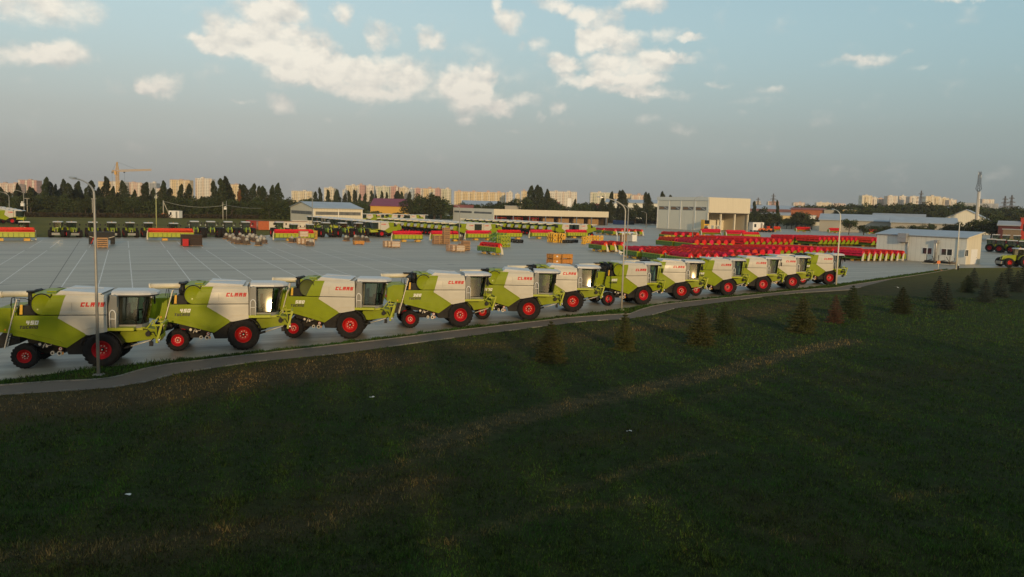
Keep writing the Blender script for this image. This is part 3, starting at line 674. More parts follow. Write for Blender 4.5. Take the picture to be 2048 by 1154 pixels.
mb = MB(); mb.add([(p.x, p.y, .010) for p in top] + [(p.x, p.y, .010) for p in bot], [(i, i+1, len(px)+i+1, len(px)+i) for i in range(len(px)-1)])
a = NT('worn asphalt'); n1 = a.noise(30, 6, .7); n2 = a.noise(.8, 6, .6)
c = a.mix(a.rng(n1, .3, .7), (.090,.070,.055), (.150,.118,.088)); c = a.mix(a.rng(n2, .4, .7, 0, .5), c, (.17,.13,.09))
a.b.inputs['Roughness'].default_value = .9; a.bump(n1, .3, .01); a.col(c)
o = mb.build('path', a.m); tag(o, kind='structure')
k = NT('kerb concrete'); k.b.inputs['Roughness'].default_value = .9; k.col(k.mix(k.rng(k.noise(3, 5), .3, .7), (.13,.12,.10), (.27,.25,.21)))
for nm, line in (('kerb', top), ('kerb', bot)):
    mb = MB()
    for i in range(len(line)-1):
        if line is bot and random.random() < .45: continue
        
        for j in range(2): a_ = line[i].lerp(line[i+1], .5*j+.012); b_ = line[i].lerp(line[i+1], .5*j+.488); mb.beam((a_.x, a_.y, .02), (b_.x, b_.y, .02), .085, .08 + .012*random.random())
    o = mb.build(nm, k.m); tag(o, kind='structure')
# concrete yard
far = [(2500,533),(2500,486),(2046,470),(1960,466),(1760,462),(1560,455),(1300,447),(1100,437),(900,430),(730,429),(640,452),(560,468),(500,474),(250,474.6),(0,475),(-400,477)]
poly = [G(x, interp(PAD_NEAR, x)) for x in px] + [G(*p) for p in far]
me = bpy.data.meshes.new('concrete_yard'); me.from_pydata([(p.x, p.y, .008) for p in poly], [], [tuple(range(len(poly)))])
bm = bmesh.new(); bm.from_mesh(me); bmesh.ops.triangulate(bm, faces=bm.faces); bmesh.ops.recalc_face_normals(bm, faces=bm.faces)
if sum(f.normal.z for f in bm.faces) < 0: bmesh.ops.reverse_faces(bm, faces=bm.faces)
bm.to_mesh(me); bm.free()
c = NT('yard concrete'); rv = c.rot(c.tc, -rad(90 - D2))       # x along the long joints
s1 = c.noise(1.0, 5, .65, vec=rv, mul=(.03, .9, 1)); s2 = c.noise(1.0, 5, .6, vec=rv, mul=(.012, .22, 1)); s3 = c.noise(.035, 6, .6); s4 = c.noise(3, 8, .7)
cc = c.mix(c.rng(s3, .35, .65), (.285,.248,.185), (.355,.295,.195))
cc = c.mix(c.rng(s1, .38, .62, 0, .75), cc, (.205,.188,.155)); cc = c.mix(c.rng(s2, .42, .60, 0, .6), cc, (.37,.325,.24))
cc = c.mix(c.rng(s4, .55, .75, 0, .3), cc, (.16,.155,.15))
st = c.noise(.25, 3, .5); cc = c.mix(c.rng(st, .66, .74, 0, .5), cc, (.10,.09,.08))
X = c.sep(rv)
def joint(v, step, w): f = c.m_('FRACT', c.m_('DIVIDE', v, step)); return c.m_('LESS_THAN', f, w / step)
j = c.m_('MAXIMUM', joint(X[1], 4.5, .05), joint(X[0], 9.0, .05)); cc = c.mix(c.m_('MULTIPLY', j, .10), cc, (.12,.115,.10))
stn = c.noise(.55, 7, .75, vec=rv, mul=(.35, 1, 1)); cc = c.mix(c.rng(stn, .58, .70, 0, .5), cc, (.15,.125,.095))
c.b.inputs['Specular IOR Level'].default_value = .33
c.t.links.new(c.rng(s1, .3, .7, .36, .56), c.b.inputs['Roughness']); c.col(cc); me.materials.append(c.m)
yard = bpy.data.objects.new('concrete_yard', me); COL.objects.link(yard); tag(yard, kind='structure')
LINES = [((84,481),(58,496.5)),((48.8,501),(-40,553)),((119,481.5),(100,496)),((93.8,501),(-25,585)),((184,486),(178,495.5)),((173.8,500),(110,593)),((221,481),(216.5,495)),((217,500),(190,596)),
 ((256,482),(257.4,496)),((258,500),(268,604)),((320,482),(330,495.5)),((333.6,500),(400,587)),((354,483),(367,495.6)),((373,500),(475,585)),((395,487),(406,496)),((412,500),(540,583)),
 ((450,480),(473,496)),((482.8,499),(625,569)),((534,500),(680,568)),((554,498),(730,561)),((622,499),(810,557)),((660,499),(880,551)),((700,500),(960,552)),((500,481),(543,496)),((590,486),(612,495)),((560,483),(585,495))]
for p, q_ in LINES:
    p = G(*p); q_ = G(*q_); d = (q_ - p).normalized(); nrm = Vector((-d.y, d.x, 0)) * .055
    mb = MB(); mb.add([(v.x, v.y, .0125) for v in (p - nrm, q_ - nrm, q_ + nrm, p + nrm)], [(0,1,2,3)])
    tag(mb.build('road_marking', mat('worn white line paint', (.62,.60,.56), .8, var=.25, vscale=2)), kind='structure')
for p, q_ in (((-60,498.6),(960,498)), ((160,481),(88,593)), ((-60,477),(520,477))):
    p = G(*p); q_ = G(*q_); d = (q_ - p).normalized(); nrm = Vector((-d.y, d.x, 0)) * .04
    mb = MB(); mb.add([(v.x, v.y, .0122) for v in (p - nrm, q_ - nrm, q_ + nrm, p + nrm)], [(0,1,2,3)])
    tag(mb.build('drain_joint', mat('dark joint filler', (.13,.125,.115), .9)), kind='structure')

# grass blades in front of the camera and along the yard edge
def blades(name, n, sample, hmin, hmax, wmul, m, seed):
    r = np.random.default_rng(seed); P, keep = sample(r, n); P = P[keep]; n = len(P)
    a = r.uniform(0, 2*np.pi, n); dist = np.hypot(P[:,0], P[:,1]); w = wmul * (.42 + dist/52); cn = np.random.default_rng(8).random((97, 89)); ck = cn[np.floor(P[:,0]*3.1).astype(int) % 97, np.floor(P[:,1]*2.3).astype(int) % 89]; h = r.uniform(hmin, hmax, n) * (0.45 + 1.25*ck**2 + .3*r.random(n))
    lean = r.normal(0, .35, (n, 2)) * h[:, None]
    ex = np.stack([np.cos(a), np.sin(a)], 1) * w[:, None]
    v = np.zeros((n, 3, 3)); v[:,0,:2] = P - ex; v[:,1,:2] = P + ex; v[:,2,:2] = P + lean; v[:,2,2] = h
    me = bpy.data.meshes.new(name); me.vertices.add(3*n); me.vertices.foreach_set('co', v.ravel()); me.loops.add(3*n); me.loops.foreach_set('vertex_index', np.arange(3*n))
    me.polygons.add(n); me.polygons.foreach_set('loop_start', np.arange(0, 3*n, 3)); me.polygons.foreach_set('loop_total', np.full(n, 3))
    dr = dryness(P) * (0.45 + 1.0 * r.random(n)) * (.5 + .8*ck); bw = brownness(P) * (.3 + .9*r.random(n)); at_ = me.attributes.new('brown', 'FLOAT', 'POINT'); at_.data.foreach_set('value', np.repeat(bw, 3).astype(np.float32)); at_ = me.attributes.new('dry', 'FLOAT', 'POINT'); at_.data.foreach_set('value', np.repeat(dr, 3).astype(np.float32))
    me.update(); me.materials.append(m); o = bpy.data.objects.new(name, me); COL.objects.link(o); tag(o, kind='stuff'); return o
gb = NT('grass blades'); geo = gb.t.nodes.new('ShaderNodeNewGeometry').outputs['Random Per Island']
bc = gb.mix(geo, (.010,.022,.003), (.108,.180,.024)); bc = gb.mix(gb.rng(gb.noise(4.2, 5, .7), .40, .54, .92, 0), bc, (.004,.006,.002)); bc = gb.mix(gb.rng(gb.noise(.35, 5, .65), .50, .64, 0, .7), bc, gb.mix(geo, (.016,.040,.005), (.070,.190,.022))); bc = gb.mix(gb.rng(gb.noise(.7, 4), .4, .7, 0, .5), bc, (.030,.095,.012)); bc = gb.mix(gb.m_('GREATER_THAN', geo, .965), bc, (.10,.085,.03))
bc = gb.mix(gb.rng(gb.attr('brown'), .15, .7, 0, .9), bc, gb.mix(geo, (.018,.012,.005), (.13,.078,.030)))
bc = gb.mix(gb.rng(gb.attr('dry'), .25, .75, 0, .85), bc, gb.mix(geo, (.05,.035,.012), (.40,.27,.11)))
gb.b.inputs['Roughness'].default_value = .8; gb.b.inputs['Specular IOR Level'].default_value = .15; gb.col(bc)
pathx = np.array([p.x for p in bot]); pathy = np.array([p.y for p in bot])
def below_path(P):        # on the lawn side of the path
    yb = np.interp(P[:,0], pathx, pathy, left=40, right=160); return P[:,1] < yb + .06*np.sin(P[:,0]*7.3) + .05*np.sin(P[:,0]*19)
cl = np.random.default_rng(3).uniform(0, 1, (64, 64))
def smp(r, n):
    d = 17 + 75 * r.random(n)**1.7; u = r.uniform(-.72, .72, n); P = np.stack([d*u, d], 1)
    ci = cl[(np.floor(P[:,0]*1.3).astype(int)) % 64, (np.floor(P[:,1]*1.3).astype(int)) % 64]
    return P, below_path(P) & (r.random(n) < .45 + .55*ci) & (r.random(n) > .55*dryness(P))
blades('grass', 620000, smp, .03, .11, .0145, gb.m, 5)
topx = np.array([p.x for p in top]); topy = np.array([p.y for p in top]); padx = np.array([G(x, interp(PAD_NEAR, x)).x for x in px]); pady = np.array([G(x, interp(PAD_NEAR, x)).y for x in px])
def smp2(r, n):
    x = r.uniform(-40, 75, n); y0 = np.interp(x, topx, topy); y1 = np.interp(x, padx, pady); y = y0 + .1 + (y1 - y0 + .05) * r.random(n)
    return np.stack([x, y], 1), (y1 > y0 + .05)
blades('verge_grass', 60000, smp2, .06, .16, .016, gb.m, 6)

# ------------------------------------------------------------------ lamp posts and poles
def straight(px, py, D=None): return G(px, py) if D is None else at(px, D)
def pole(name, base, h, r, m, label, arm=None, head=True, extra=None, cat='lamp post', group='poles round the yard', plate=False):
    """arm = (azimuth, reach, rise)"""
    t = root(name, (base.x, base.y, 0), 0, label, cat, group)
    mb = MB()
    if arm:
        a, reach, rise = arm; u = azv(a); pts = [(0,0,0), (0,0,h*.5), (0,0,h-.02)]; rs = [r*1.25, r*1.05, r*.8]
        for k in range(1, 8):
            s_ = k/7; pts.append(tuple(u*(reach*(1-math.cos(s_*1.35))/(1-math.cos(1.35))*1.0) + Vector((0,0,h+rise*math.sin(s_*1.35)/math.sin(1.35))))); rs.append(r*(.8-.35*s_))
        mb.tube(pts, rs, 10)
        tip = Vector(pts[-1]); d = (tip - Vector(pts[-2])).normalized()
    else: mb.tube([(0,0,0),(0,0,h*.5),(0,0,h)], [r*1.2, r, r*.8], 10); tip = Vector((0,0,h)); d = Vector((1,0,0)); 
    mb.build('pole', m, t)
    if head:
        q1 = tip; q2 = tip + d*.6; hm = MB(); sx = d.cross(Vector((0,0,1))).normalized() * .11
        up = Vector((0,0,.06))
        hm.loft([[q1-sx*.5-up*.5, q1+sx*.5-up*.5, q1+sx*.5+up, q1-sx*.5+up], [q1.lerp(q2,.4)-sx-up, q1.lerp(q2,.4)+sx-up, q1.lerp(q2,.4)+sx*.8+up*1.2, q1.lerp(q2,.4)-sx*.8+up*1.2], [q2-sx*.6-up*.6, q2+sx*.6-up*.6, q2+sx*.5+up*.5, q2-sx*.5+up*.5]])
        hm.build('lamp_head', STEEL, t)
    if plate:
        pb = MB(); pb.box(-.22,.22,-.22,.22,0,.04)
        for sx_ in (-.16,.16):
            for sy_ in (-.16,.16): pb.cyl((sx_,sy_,.04),(sx_,sy_,.08),.02,n=6)
        pb.build('base_plate', STEEL, t)
    if extra: extra(t)
    return t
CONC = mat('pale concrete pole', (.36,.34,.28), .8, var=.12)
DULL = mat('dull grey pole steel', (.30,.30,.28), .6, metal=.3, var=.1)
GALV = mat('weathered galvanised pole', (.34,.33,.30), .55, metal=.35, var=.15, vscale=2)
pole('lamp_post', G(197,750), 9.0, .066, GALV, 'tall grey lamp post on the verge in front of the nearest combine', (-55, 1.7, .75), plate=True)
def horn(t):
    mb = MB(); mb.lathe([(.04,0),(.06,-.12),(.12,-.24),(.21,-.32),(.22,-.33),(.05,-.2)], c=(0,0,0), axis='x', n=18); o = mb.build('loudspeaker', WHITE, t, loc=(-.12,0,5.15))
    mb = MB(); mb.box(-.15,.05,-.03,.03,-.05,.0); mb.box(-.16,-.1,-.02,.02,-.25,0); mb.build('bracket', STEEL, o)
pole('lamp_post', G(1243,620), 8.75, .066, mat('cream pole paint', (.46,.43,.36), .5, var=.08), 'lamp post with a white loudspeaker, behind the young spruce', (-78, 2.0, 1.15), extra=horn, plate=True)
pole('lamp_post', G(1672,571), 8.7, .085, CREAM, 'cream lamp post beside the last combine of the front row', (-5, 1.8, .9), plate=True)
pole('flag_pole', G(1912,538), 8.1, .09, CREAM, 'bare cream pole in front of the small white building', None, False, cat='pole', plate=True)
pole('lamp_post', at(1257,104), 8.9, .07, DULL, 'lamp post just right of the loudspeaker post, its foot behind the combines', (-72, 1.5, .7))
pole('lamp_post', G(1292,456), hgt(1294,428,G(1292,456).y), .12, DULL, 'small lamp post between the two curved posts and the tall grey hall', (-70, 2.0, 1.1))
b = G(1384,487); pole('lamp_post', b, hgt(1390,401,b.y), .09, DULL, 'thin lamp post standing among red headers before the grey hall, arm to the right', (70, 2.2, 1.2))
b = G(918,485.5); pole('lamp_post', b, hgt(920,416,b.y), .10, DULL, 'lamp post in the middle of the packed combines, beside the stacked crates', (-85, 2.0, .8))
for (x, yb, yt, arm, lb, mm, hd_) in ((1048,441,397,None,'tall pole rising behind the open fronted store',DULL,False), (831,430,393,None,'bare mast behind the packed combines',DULL,False), (803,429,406,None,'short pale pole left of the bare mast behind the packed combines',CONC,False),
    (988,430,402,None,'thin mast above the long grey store wall',DULL,False), (624.4,467,398,(-120,1.2,.6),'thin lamp post before the gabled shed and the tractors',DULL,True), (508.6,435.5,391,None,'pole in front of the poplars left of the gabled shed',DULL,False),
    (453,440,402,None,'pole with a small white box in the meadow behind the tractors',DULL,False), (446,440,404,None,'plain concrete pole carrying the cable in the meadow',CONC,False), (569.7,437,407,None,'concrete pole carrying the cable beside the gabled shed',CONC,False),
    (313,461,391,None,'yellow green pole rising behind the red header on the left',mat('yellow green pole paint',(.42,.42,.16),.6),False), (188.5,430.6,397,None,'twin armed concrete pole in front of the poplars, seen beside the tall lamp post',CONC,False), (149,426,392.5,None,'thin pole against the poplars left of the tall lamp post',DULL,False),
    (49,442,388,(-110,3.0,1.2),'lamp post with a white box, standing left of the meadow',DULL,True), (55,426,396.5,None,'concrete pole with a cross arm at the left end of the meadow',CONC,False), (19.5,442,393,(-110,3.5,1.5),'leftmost lamp post, in front of the left edge poplars',DULL,True),
    (31,418,387,None,'far thin pole among the leftmost poplars',DULL,False), (1945,464,438,(60,1.0,.8),'lamp post behind the small white building near the cell tower',DULL,True), (2028.5,471,432,None,'green grey pole at the right edge behind the parked tractors',DULL,False),
    (1711.5,461,442,(-60,1.0,1.0),'short curved lamp post on the grass beyond the red headers',DULL,True)):
    b = G(x, yb); h = hgt(x, yt, b.y)
    def ex(t, lb=lb, h=h):
        if 'white box' in lb:
            mb = MB(); mb.box(-.9,.1,-.3,.3,h*.55,h*.66); mb.box(-.7,-.1,-.3,.3,h*.68,h*.72); mb.build('junction_box', WHITE, t)
        if 'twin' in lb or 'cross arm' in lb:
            mb = MB(); mb.box(-1.1,1.1,-.12,.12,h*.97,h); mb.build('cross_arm', CONC, t)
            if 'twin' in lb:
                mb = MB(); mb.tube([(-.7,0,0),(-.7,0,h)], .17, 8); mb.build('second_pole', CONC, t)
    pole('lamp_post' if hd_ else 'utility_pole', b, h, .17 if mm is CONC else .11, mm, lb, arm, hd_, ex, 'lamp post' if hd_ else 'pole')
# a-pole with brace and orange stand, the cable
b = G(327,435.5); h = hgt(327,400.5,b.y); t = pole('utility_pole', b, h, .2, CONC, 'braced concrete pole at the left end of the sagging cable', None, False, cat='pole')
mb = MB(); e = G(341,435.5) - b; mb.tube([tuple(e), (0,0,h*.95)], .16, 8); mb.build('brace', CONC, t)
mb = MB()
for dx, dy in ((-1.7,0),(1.7,0),(0,1.7)): mb.beam((dx,dy,0),(0,0,2.2),.14,.14)
mb.beam((-1.5,0,1.6),(1.5,0,1.6),.12,.12); mb.build('tripod_stand', ORANGE, t)
CW = mat('cable', (.32,.32,.29), .7)
pp = [(G(327,435.5), 400.5), (G(446,440), 411), (G(569.7,437), 411)]
for i in range(2):
    a_, b_ = pp[i][0].copy(), pp[i+1][0].copy(); a_.z = hgt(327 if i == 0 else 453, [402,409][i], a_.y); b_.z = hgt([443,569][i], 411, b_.y); mb = MB()
    mb.tube([tuple(a_.lerp(b_, s_/14) - Vector((0,0,1.45*4*(s_/14)*(1-s_/14)))) for s_ in range(15)], .07, 5)
    tag(mb.build('cable', CW), ['sagging cable from the braced pole to the meadow pole','sagging cable from the meadow pole to the gabled shed'][i], 'cable')
# sign and marker post at the path's far end
b = G(1876,541); t = root('sign_stand', (b.x,b.y,0), 0, 'orange round sign on a yellow stand at the yard corner', 'sign stand')
mb = MB(); mb.tube([(0,0,.1),(0,0,1.2)], .05, 8); mb.build('post', CREAM, t)
mb = MB(); mb.box(-.55,.55,-.3,.3,0,.13); mb.build('foot', ORANGE, t); mb = MB(); mb.cyl((0,-.04,1.4),(0,.0,1.4),.3,n=20); mb.build('sign_disc', ORANGE, t)
b = G(1916,540); t = root('bollard', (b.x,b.y,0), 0, 'dark bollard with a white head beside the bare cream pole', 'bollard')
mb = MB(); mb.cyl((0,0,0),(0,0,.75),.12,n=12); mb.build('post', DARKST, t); mb = MB(); mb.lathe([(0,.98),(.14,.95),(.16,.85),(.13,.75),(0,.75)], axis='z', n=14); mb.build('head', WHITE, t)
# litter on the lawn
for i, (x, y, lb) in enumerate(((256,993,'white scrap of paper on the dark lawn at the lower left'), (1258,865,'bluish white scrap on the lawn below the dry strip'), (1793,576,'pale rag on the lawn right of the last young spruces'), (744,797,'tiny white scrap on the lawn near the middle of the path'))):
    b = G(x, y); mb = MB(); s_ = b.y/700 + .02; r_ = random.Random(i)
    vs = [((-1+2*(j%4)/3)*s_*1.6, (-1+2*(j//4)/2)*s_, .05+r_.random()*s_*.8) for j in range(12)]
    mb.add(vs, [(j+4*k_, j+1+4*k_, j+5+4*k_, j+4+4*k_) for j in range(3) for k_ in range(2)])
    o = mb.build('litter_scrap', mat('paper', (.6,.6,.56), .8)); o.location = b; tag(o, lb, 'litter')
# ------------------------------------------------------------------ buildings
def hit(M, az_, px):
    """distance along azimuth az_ from M at which column px is met"""
    u = azv(az_); r = ray(px, hor(px)); n = Vector((r.y, -r.x)); return -(M.x*n.x + M.y*n.y) / (u.x*n.x + u.y*n.y)
def frame(M, az_, name, label, cat='building', group=None): return root(name, (M.x, M.y, 0), hd(az_), label, cat, group)
CLAD = mat('cream cladding', (.66,.60,.46), .7, var=.04, vscale=.3)
CLADG = mat('grey cladding', (.52,.49,.40), .7, var=.04, vscale=.3)
CLADW = mat('white cladding', (.70,.69,.62), .7, var=.05, vscale=.3)
def ribbed(name, col, step=1.0):
    g = NT(name); X = g.sep(g.tc); f = g.m_('FRACT', g.m_('DIVIDE', g.m_('ADD', X[0], X[1]), step)); l = g.m_('LESS_THAN', f, .10)
    k = g.mix(g.rng(g.noise(.4, 6, .6), .35, .7, 0, .18), col, tuple(v*.78 for v in col)); k = g.mix(g.rng(g.noise(1.0, 5, .7, mul=(.6, .6, .08)), .5, .75, 0, .22), k, tuple(v*.7 for v in col)); k = g.mix(g.m_('MULTIPLY', l, .28), k, tuple(v*.45 for v in col))
    g.b.inputs['Roughness'].default_value = .55; g.b.inputs['Specular IOR Level'].default_value = .3; return g.col(k)
CLAD = ribbed('ribbed cream cladding', (.66,.60,.46)); CLADG = ribbed('ribbed grey cladding', (.74,.69,.55)); CLADW = ribbed('ribbed white cladding', (.70,.69,.62))
ROOFB = mat('pale blue metal roof', (.34,.38,.42), .5, metal=.1, var=.08, vscale=.2)
ROOFG = mat('grey metal roof', (.33,.34,.35), .55, var=.1, vscale=.2)
BROWN = mat('brown stored goods', (.22,.12,.06), .8, var=.35, vscale=1)
DARKIN = mat('dark interior', (.05,.045,.04), .9, var=.2)
BAND = mat('grimy window band', (.13,.13,.12), .4, var=.4, vscale=.5)
BRICK = mat('orange brick', (.36,.11,.05), .9, var=.15, vscale=.3)
BLUEST = mat('blue grey post', (.16,.20,.26), .6)
def clad(mb, x0, x1, y, z0, z1, step, out, mi=0):
    """thin standing ribs on a wall in the local x-z plane"""
    x = x0 + step/2
    while x < x1: mb.box(x-.05, x+.05, min(y, y+out), max(y, y+out), z0, z1, mi); x += step

# hall with a grey side and an open front, corner towards the camera
M = G(1415, 462); La = hit(M, D1, 1314.5); Rb = hit(M, D2, 1499); H = 15.0
t = frame(M, D2, 'hall', 'tall hall with a blank grey side and an open cream front')
mb = MB(); mb.box(.0, .35, .35, La, 0, H-1.6); mb.prism([(.0,0),(.02,0)] if 0 else [(0,0),(.3,0),(.3,.3),(0,.3)], H-1.6, H-1.6+.01, ax='z') if 0 else None
mb.build('side_wall', CLADG, t)
for yy in (0.25, La*.24, La*.52, La*.76, La-.3): mb = MB(); mb.box(-.12, 0, yy-.18, yy+.18, 0, H-1.6); mb.build('wall_trim', WHITE, t)
mb = MB()
for k in range(4): a_ = La*(.04+.24*k); mb.box(-.04, .36, a_, a_+La*.20, H*.60, H*.60+1.6)
o = mb.build('window_band', [BAND, BROWN], t); mb = MB()
for k in range(4): a_ = La*(.04+.24*k); mb.beam((-.06,a_,H*.60),(-.06,a_+La*.10,H*.60+1.5),.12,.1); mb.box(-.06,-.045,a_+La*.10,a_+La*.19,H*.6+.3,H*.6+1.3,1)
mb.build('brace', [WHITE, BROWN], o)
mb = MB(); mb.box(-.1, Rb, .4, La+.2, H-1.55, H-.9); mb.prism([(-.1,H-.9),(Rb,H-.9),(Rb,H-.1),(Rb*.5,H-.1),(-.1,H-.35)], .6, La+.2); mb.build('roof', ROOFG, t)
mb = MB(); mb.box(-.25, 0.0, 0, La+.2, H-1.5, H+.05); mb.build('parapet', CLADW, t)
mb = MB(); mb.box(0, Rb, -.3, .3, 8.2, H); mb.build('front_wall', CLAD, t)
for x in (.2, Rb*.32, Rb*.66, Rb-.3):
    mb = MB(); mb.box(x-.35, x+.35, .3, 1.0, 0, 8.2); mb.build('column', CLAD, t)
mb = MB(); mb.box(.35, Rb-.3, La*.45, La*.46, 0, H-1.6); mb.build('inner_wall', CLADG, t)
mb = MB(); mb.box(Rb-.3, Rb, .3, La, 0, H-1.6); mb.build('far_side_wall', CLAD, t)
mb = MB(); mb.box(.02*Rb, .98*Rb, -.5, -.3, 7.9, 8.15)
mb.build('door_rail', BLACK, t)
# open store, grey side wall and long cream fascia
M = Vector((-9.5, 399, 0)); La = hit(M, D1-3, 905); Rb = hit(M, 60, 1217)
t = frame(M, 60, 'open_store', 'long open fronted store with a deep cream fascia behind the packed combines')
La = min(abs(La), 70)
mb = MB(); mb.box(-.3, 0, 0, La, 0, 7.1); mb.build('side_wall', CLADG, t)
mb = MB(); mb.box(-.36, -.3, La*.05, La*.46, 4.6, 5.5); mb.box(-.36, -.3, La*.52, La*.97, 4.6, 5.5); mb.build('window_band', BAND, t)
mb = MB(); mb.box(0, Rb, -.3, .2, 4.1, 7.1); mb.build('fascia', CLAD, t)
mb = MB(); mb.box(0, Rb, .2, 24, 6.6, 6.95); mb.build('roof', ROOFG, t)
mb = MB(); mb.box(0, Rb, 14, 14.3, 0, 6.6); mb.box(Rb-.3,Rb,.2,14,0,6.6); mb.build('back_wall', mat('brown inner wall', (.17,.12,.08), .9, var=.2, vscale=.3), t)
for k in range(8):
    x = Rb*(.02+.138*k); mb = MB(); mb.box(x-.2, x+.2, .2, .6, 0, 6.6); mb.build('post', BLUEST, t)
for k in range(7):
    x = Rb*(.05+.138*k); mb = MB()
    if k < 3:
        for zz in (1.4, 2.8, 4.2): mb.box(x, x+6, 5, 7, zz, zz+.12, 1); mb.box(x+.4+k, x+2+k, 5.2, 6.8, zz+.12, zz+1.0); mb.box(x+3.2, x+5.2, 5.2, 6.8, zz+.12, zz+.9)
        for xx in (x, x+3, x+5.9): mb.box(xx, xx+.12, 5, 5.12, 0, 5.4, 1)
    else: mb.box(x, x+6.5, 6, 9, 0, 3.6); 
    o = mb.build('storage_rack', [BROWN if k < 3 else mat('cardboard stacks', (.34,.22,.10), .85, var=.15), REELRED], t)
# gabled shed on the left
M = Vector((-73, 300, 0)); La = hit(M, -33, 581); Rb = hit(M, 57, 725)
t = frame(M, 57, 'gabled_shed', 'cream gabled shed with a dark window band behind the tractors')
W_ = abs(La); Rb = abs(Rb)
mb = MB(); mb.prism([(0,0),(W_,0),(W_,6.2),(W_/2,8.1),(0,6.2)], 0, .25, ax='x'); mb.build('gable_wall', CLAD, t)
mb = MB(); mb.prism([(0,0),(W_,0),(W_,6.2),(W_/2,8.1),(0,6.2)], Rb-.25, Rb, ax='x'); mb.build('far_gable_wall', CLAD, t)
mb = MB(); mb.box(.25, Rb-.25, 0, .25, 0, 6.2); mb.build('front_wall', CLAD, t)
mb = MB(); mb.box(-.05, 0, 1, W_-1, 3.7, 4.9); mb.box(.7, Rb*.49, -.05, 0, 3.7, 4.9); mb.box(Rb*.51, Rb-.7, -.05, 0, 3.7, 4.9); mb.build('window_band', BAND, t)
mb = MB(); mb.prism([(-.6,6.02),(W_/2,8.25),(W_+.6,6.02),(W_+.6,6.22),(W_/2,8.45),(-.6,6.22)], -.4, Rb+.4, ax='x'); mb.build('roof', ROOFB, t)
mb = MB()
for x in (-.08, Rb*.5, Rb-.1): mb.box(x-.12, x+.12, -.14, -.05, 0, 6.1)
mb.build('downpipe', WHITE, t)
# small white building at the right
M = G(1930, 529); azL = -34.4; L_ = hit(M, azL, 1757); azR = 55.6; R_ = hit(M, azR, 1967)
t = frame(M, azR, 'site_office', 'small white building with a sloping blue roof and two front windows')
# local x = azR, local y = azL
mb = MB(); mb.box(0, .2, 0, L_, 0, 5.1); mb.build('front_wall', CLADW, t)
mb = MB(); mb.prism([(.2,0),(R_,0),(R_,6.1),(.2,5.13)], 0.0, .2); mb.build('end_wall', CLAD, t)
mb = MB(); mb.prism([(.2,0),(R_,0),(R_,6.1),(.2,5.13)], L_-.2, L_); mb.box(R_-.2, R_, .2, L_-.2, 0, 6.05); mb.build('back_wall', CLADW, t)
mb = MB(); mb.prism([(-.35,5.06),(R_+.35,6.18),(R_+.35,6.32),(-.35,5.20)], -.4, L_+.3); mb.build('roof', ROOFB, t)
mb = MB(); mb.prism([(-.37,5.02),(R_+.37,6.16),(R_+.37,6.34),(-.37,5.24)], -.46, -.4); mb.build('roof_edge', CREAM, t)
for a_, b_ in ((1895,1911), (1850,1870)):
    pass
def loc_y(px): return hit(M, azL, px)
for a_, b_ in ((1888,1911), (1850,1870)):
    y0, y1 = loc_y(b_), loc_y(a_)
    fr = MB(); fr.box(-.06, 0, y0, y1, 1.45, 2.85); f_ = fr.build('window', WHITE, t)
    for k in range(2):
        w_ = (y1-y0)/2; pn = MB(); pn.box(-.075, -.062, y0+w_*k+.12, y0+w_*(k+1)-.1, 1.58, 2.74); pn.build('pane', WIN, f_)
x0, x1 = hit(M, azR, 1935), hit(M, azR, 1942)
fr = MB(); fr.box(x0, x1, -.06, 0, 1.5, 2.9); f_ = fr.build('window', WHITE, t); pn = MB(); pn.box(x0+.12, (x0+x1)/2-.05, -.075, -.062, 1.6, 2.8); pn.box((x0+x1)/2+.05, x1-.12, -.075, -.062, 1.6, 2.8); pn.build('pane', WIN, f_)
x0, x1 = hit(M, azR, 1947.5), hit(M, azR, 1960)
mb = MB(); mb.box(x0, x1, -.07, 0, 0, 2.9); dr_ = mb.build('door', WHITE, t); mb = MB(); mb.box(x1-.35, x1-.25, -.12, -.07, 1.2, 1.3); mb.build('handle', BLACK, dr_)
y = loc_y(1921); mb = MB(); mb.tube([(-.12,y,5.0),(-.12,y,.6),(-.5,y-.1,.15)], .09, 8); mb.build('downpipe', WHITE, t)
y = loc_y(1879); mb = MB(); mb.tube([(-.45,y,0.2),(-.45,y,3.6),(-.4,y,4.0),(-.05,y,4.05)], .2, 10); mb.box(-.7,0,y-.35,y+.35,3.85,4.45); mb.build('air_duct', STEEL, t)
y = loc_y(1812); mb = MB(); mb.box(-1.0,0,y-.9,y+.9,3.7,5.5); mb.tube([(-.15,y-.95,5.4),(-.15,y-.95,0)], .09, 8); mb.build('ventilation_box', STEEL, t)
y = loc_y(1872); 
# scrap and racks along its wall
for i, (x, y_, w, d, h, m, lb) in enumerate(((1858,527,2.2,1.2,.9,DARKST,'dark rack of machine parts by the white building wall'), (1884,528,3.0,1.0,.8,BLACK,'black implement frame on the ground before the office windows'), (1903,529,1.6,.8,.7,mat('scrap timber',(.16,.12,.08),.9),'small pile of brown parts beside the downpipe'))):
    b = G(x, y_); t = root('machine_part', (b.x,b.y,0), hd(azL), lb, 'machine parts')
    mb = MB(); mb.box(-w/2,w/2,-d/2,d/2,.12,.24); mb.beam((-w/2,0,.24),(-w/4,0,h+.6),.08,.08); mb.beam((w/4,0,.24),(w/4,0,h+.9),.08,.08); mb.beam((-w/4,0,h),(w/2,0,.3),.15,.1); mb.box(-w*.3,w*.35,-d*.4,d*.3,.24,h*.7); mb.build('frame', m, t)
    mb = MB(); mb.box(-w/2,w/2,-d/2,-d/2+.1,0,.12); mb.box(-w/2,w/2,d/2-.1,d/2,0,.12); mb.build('skid', CREAM, t)
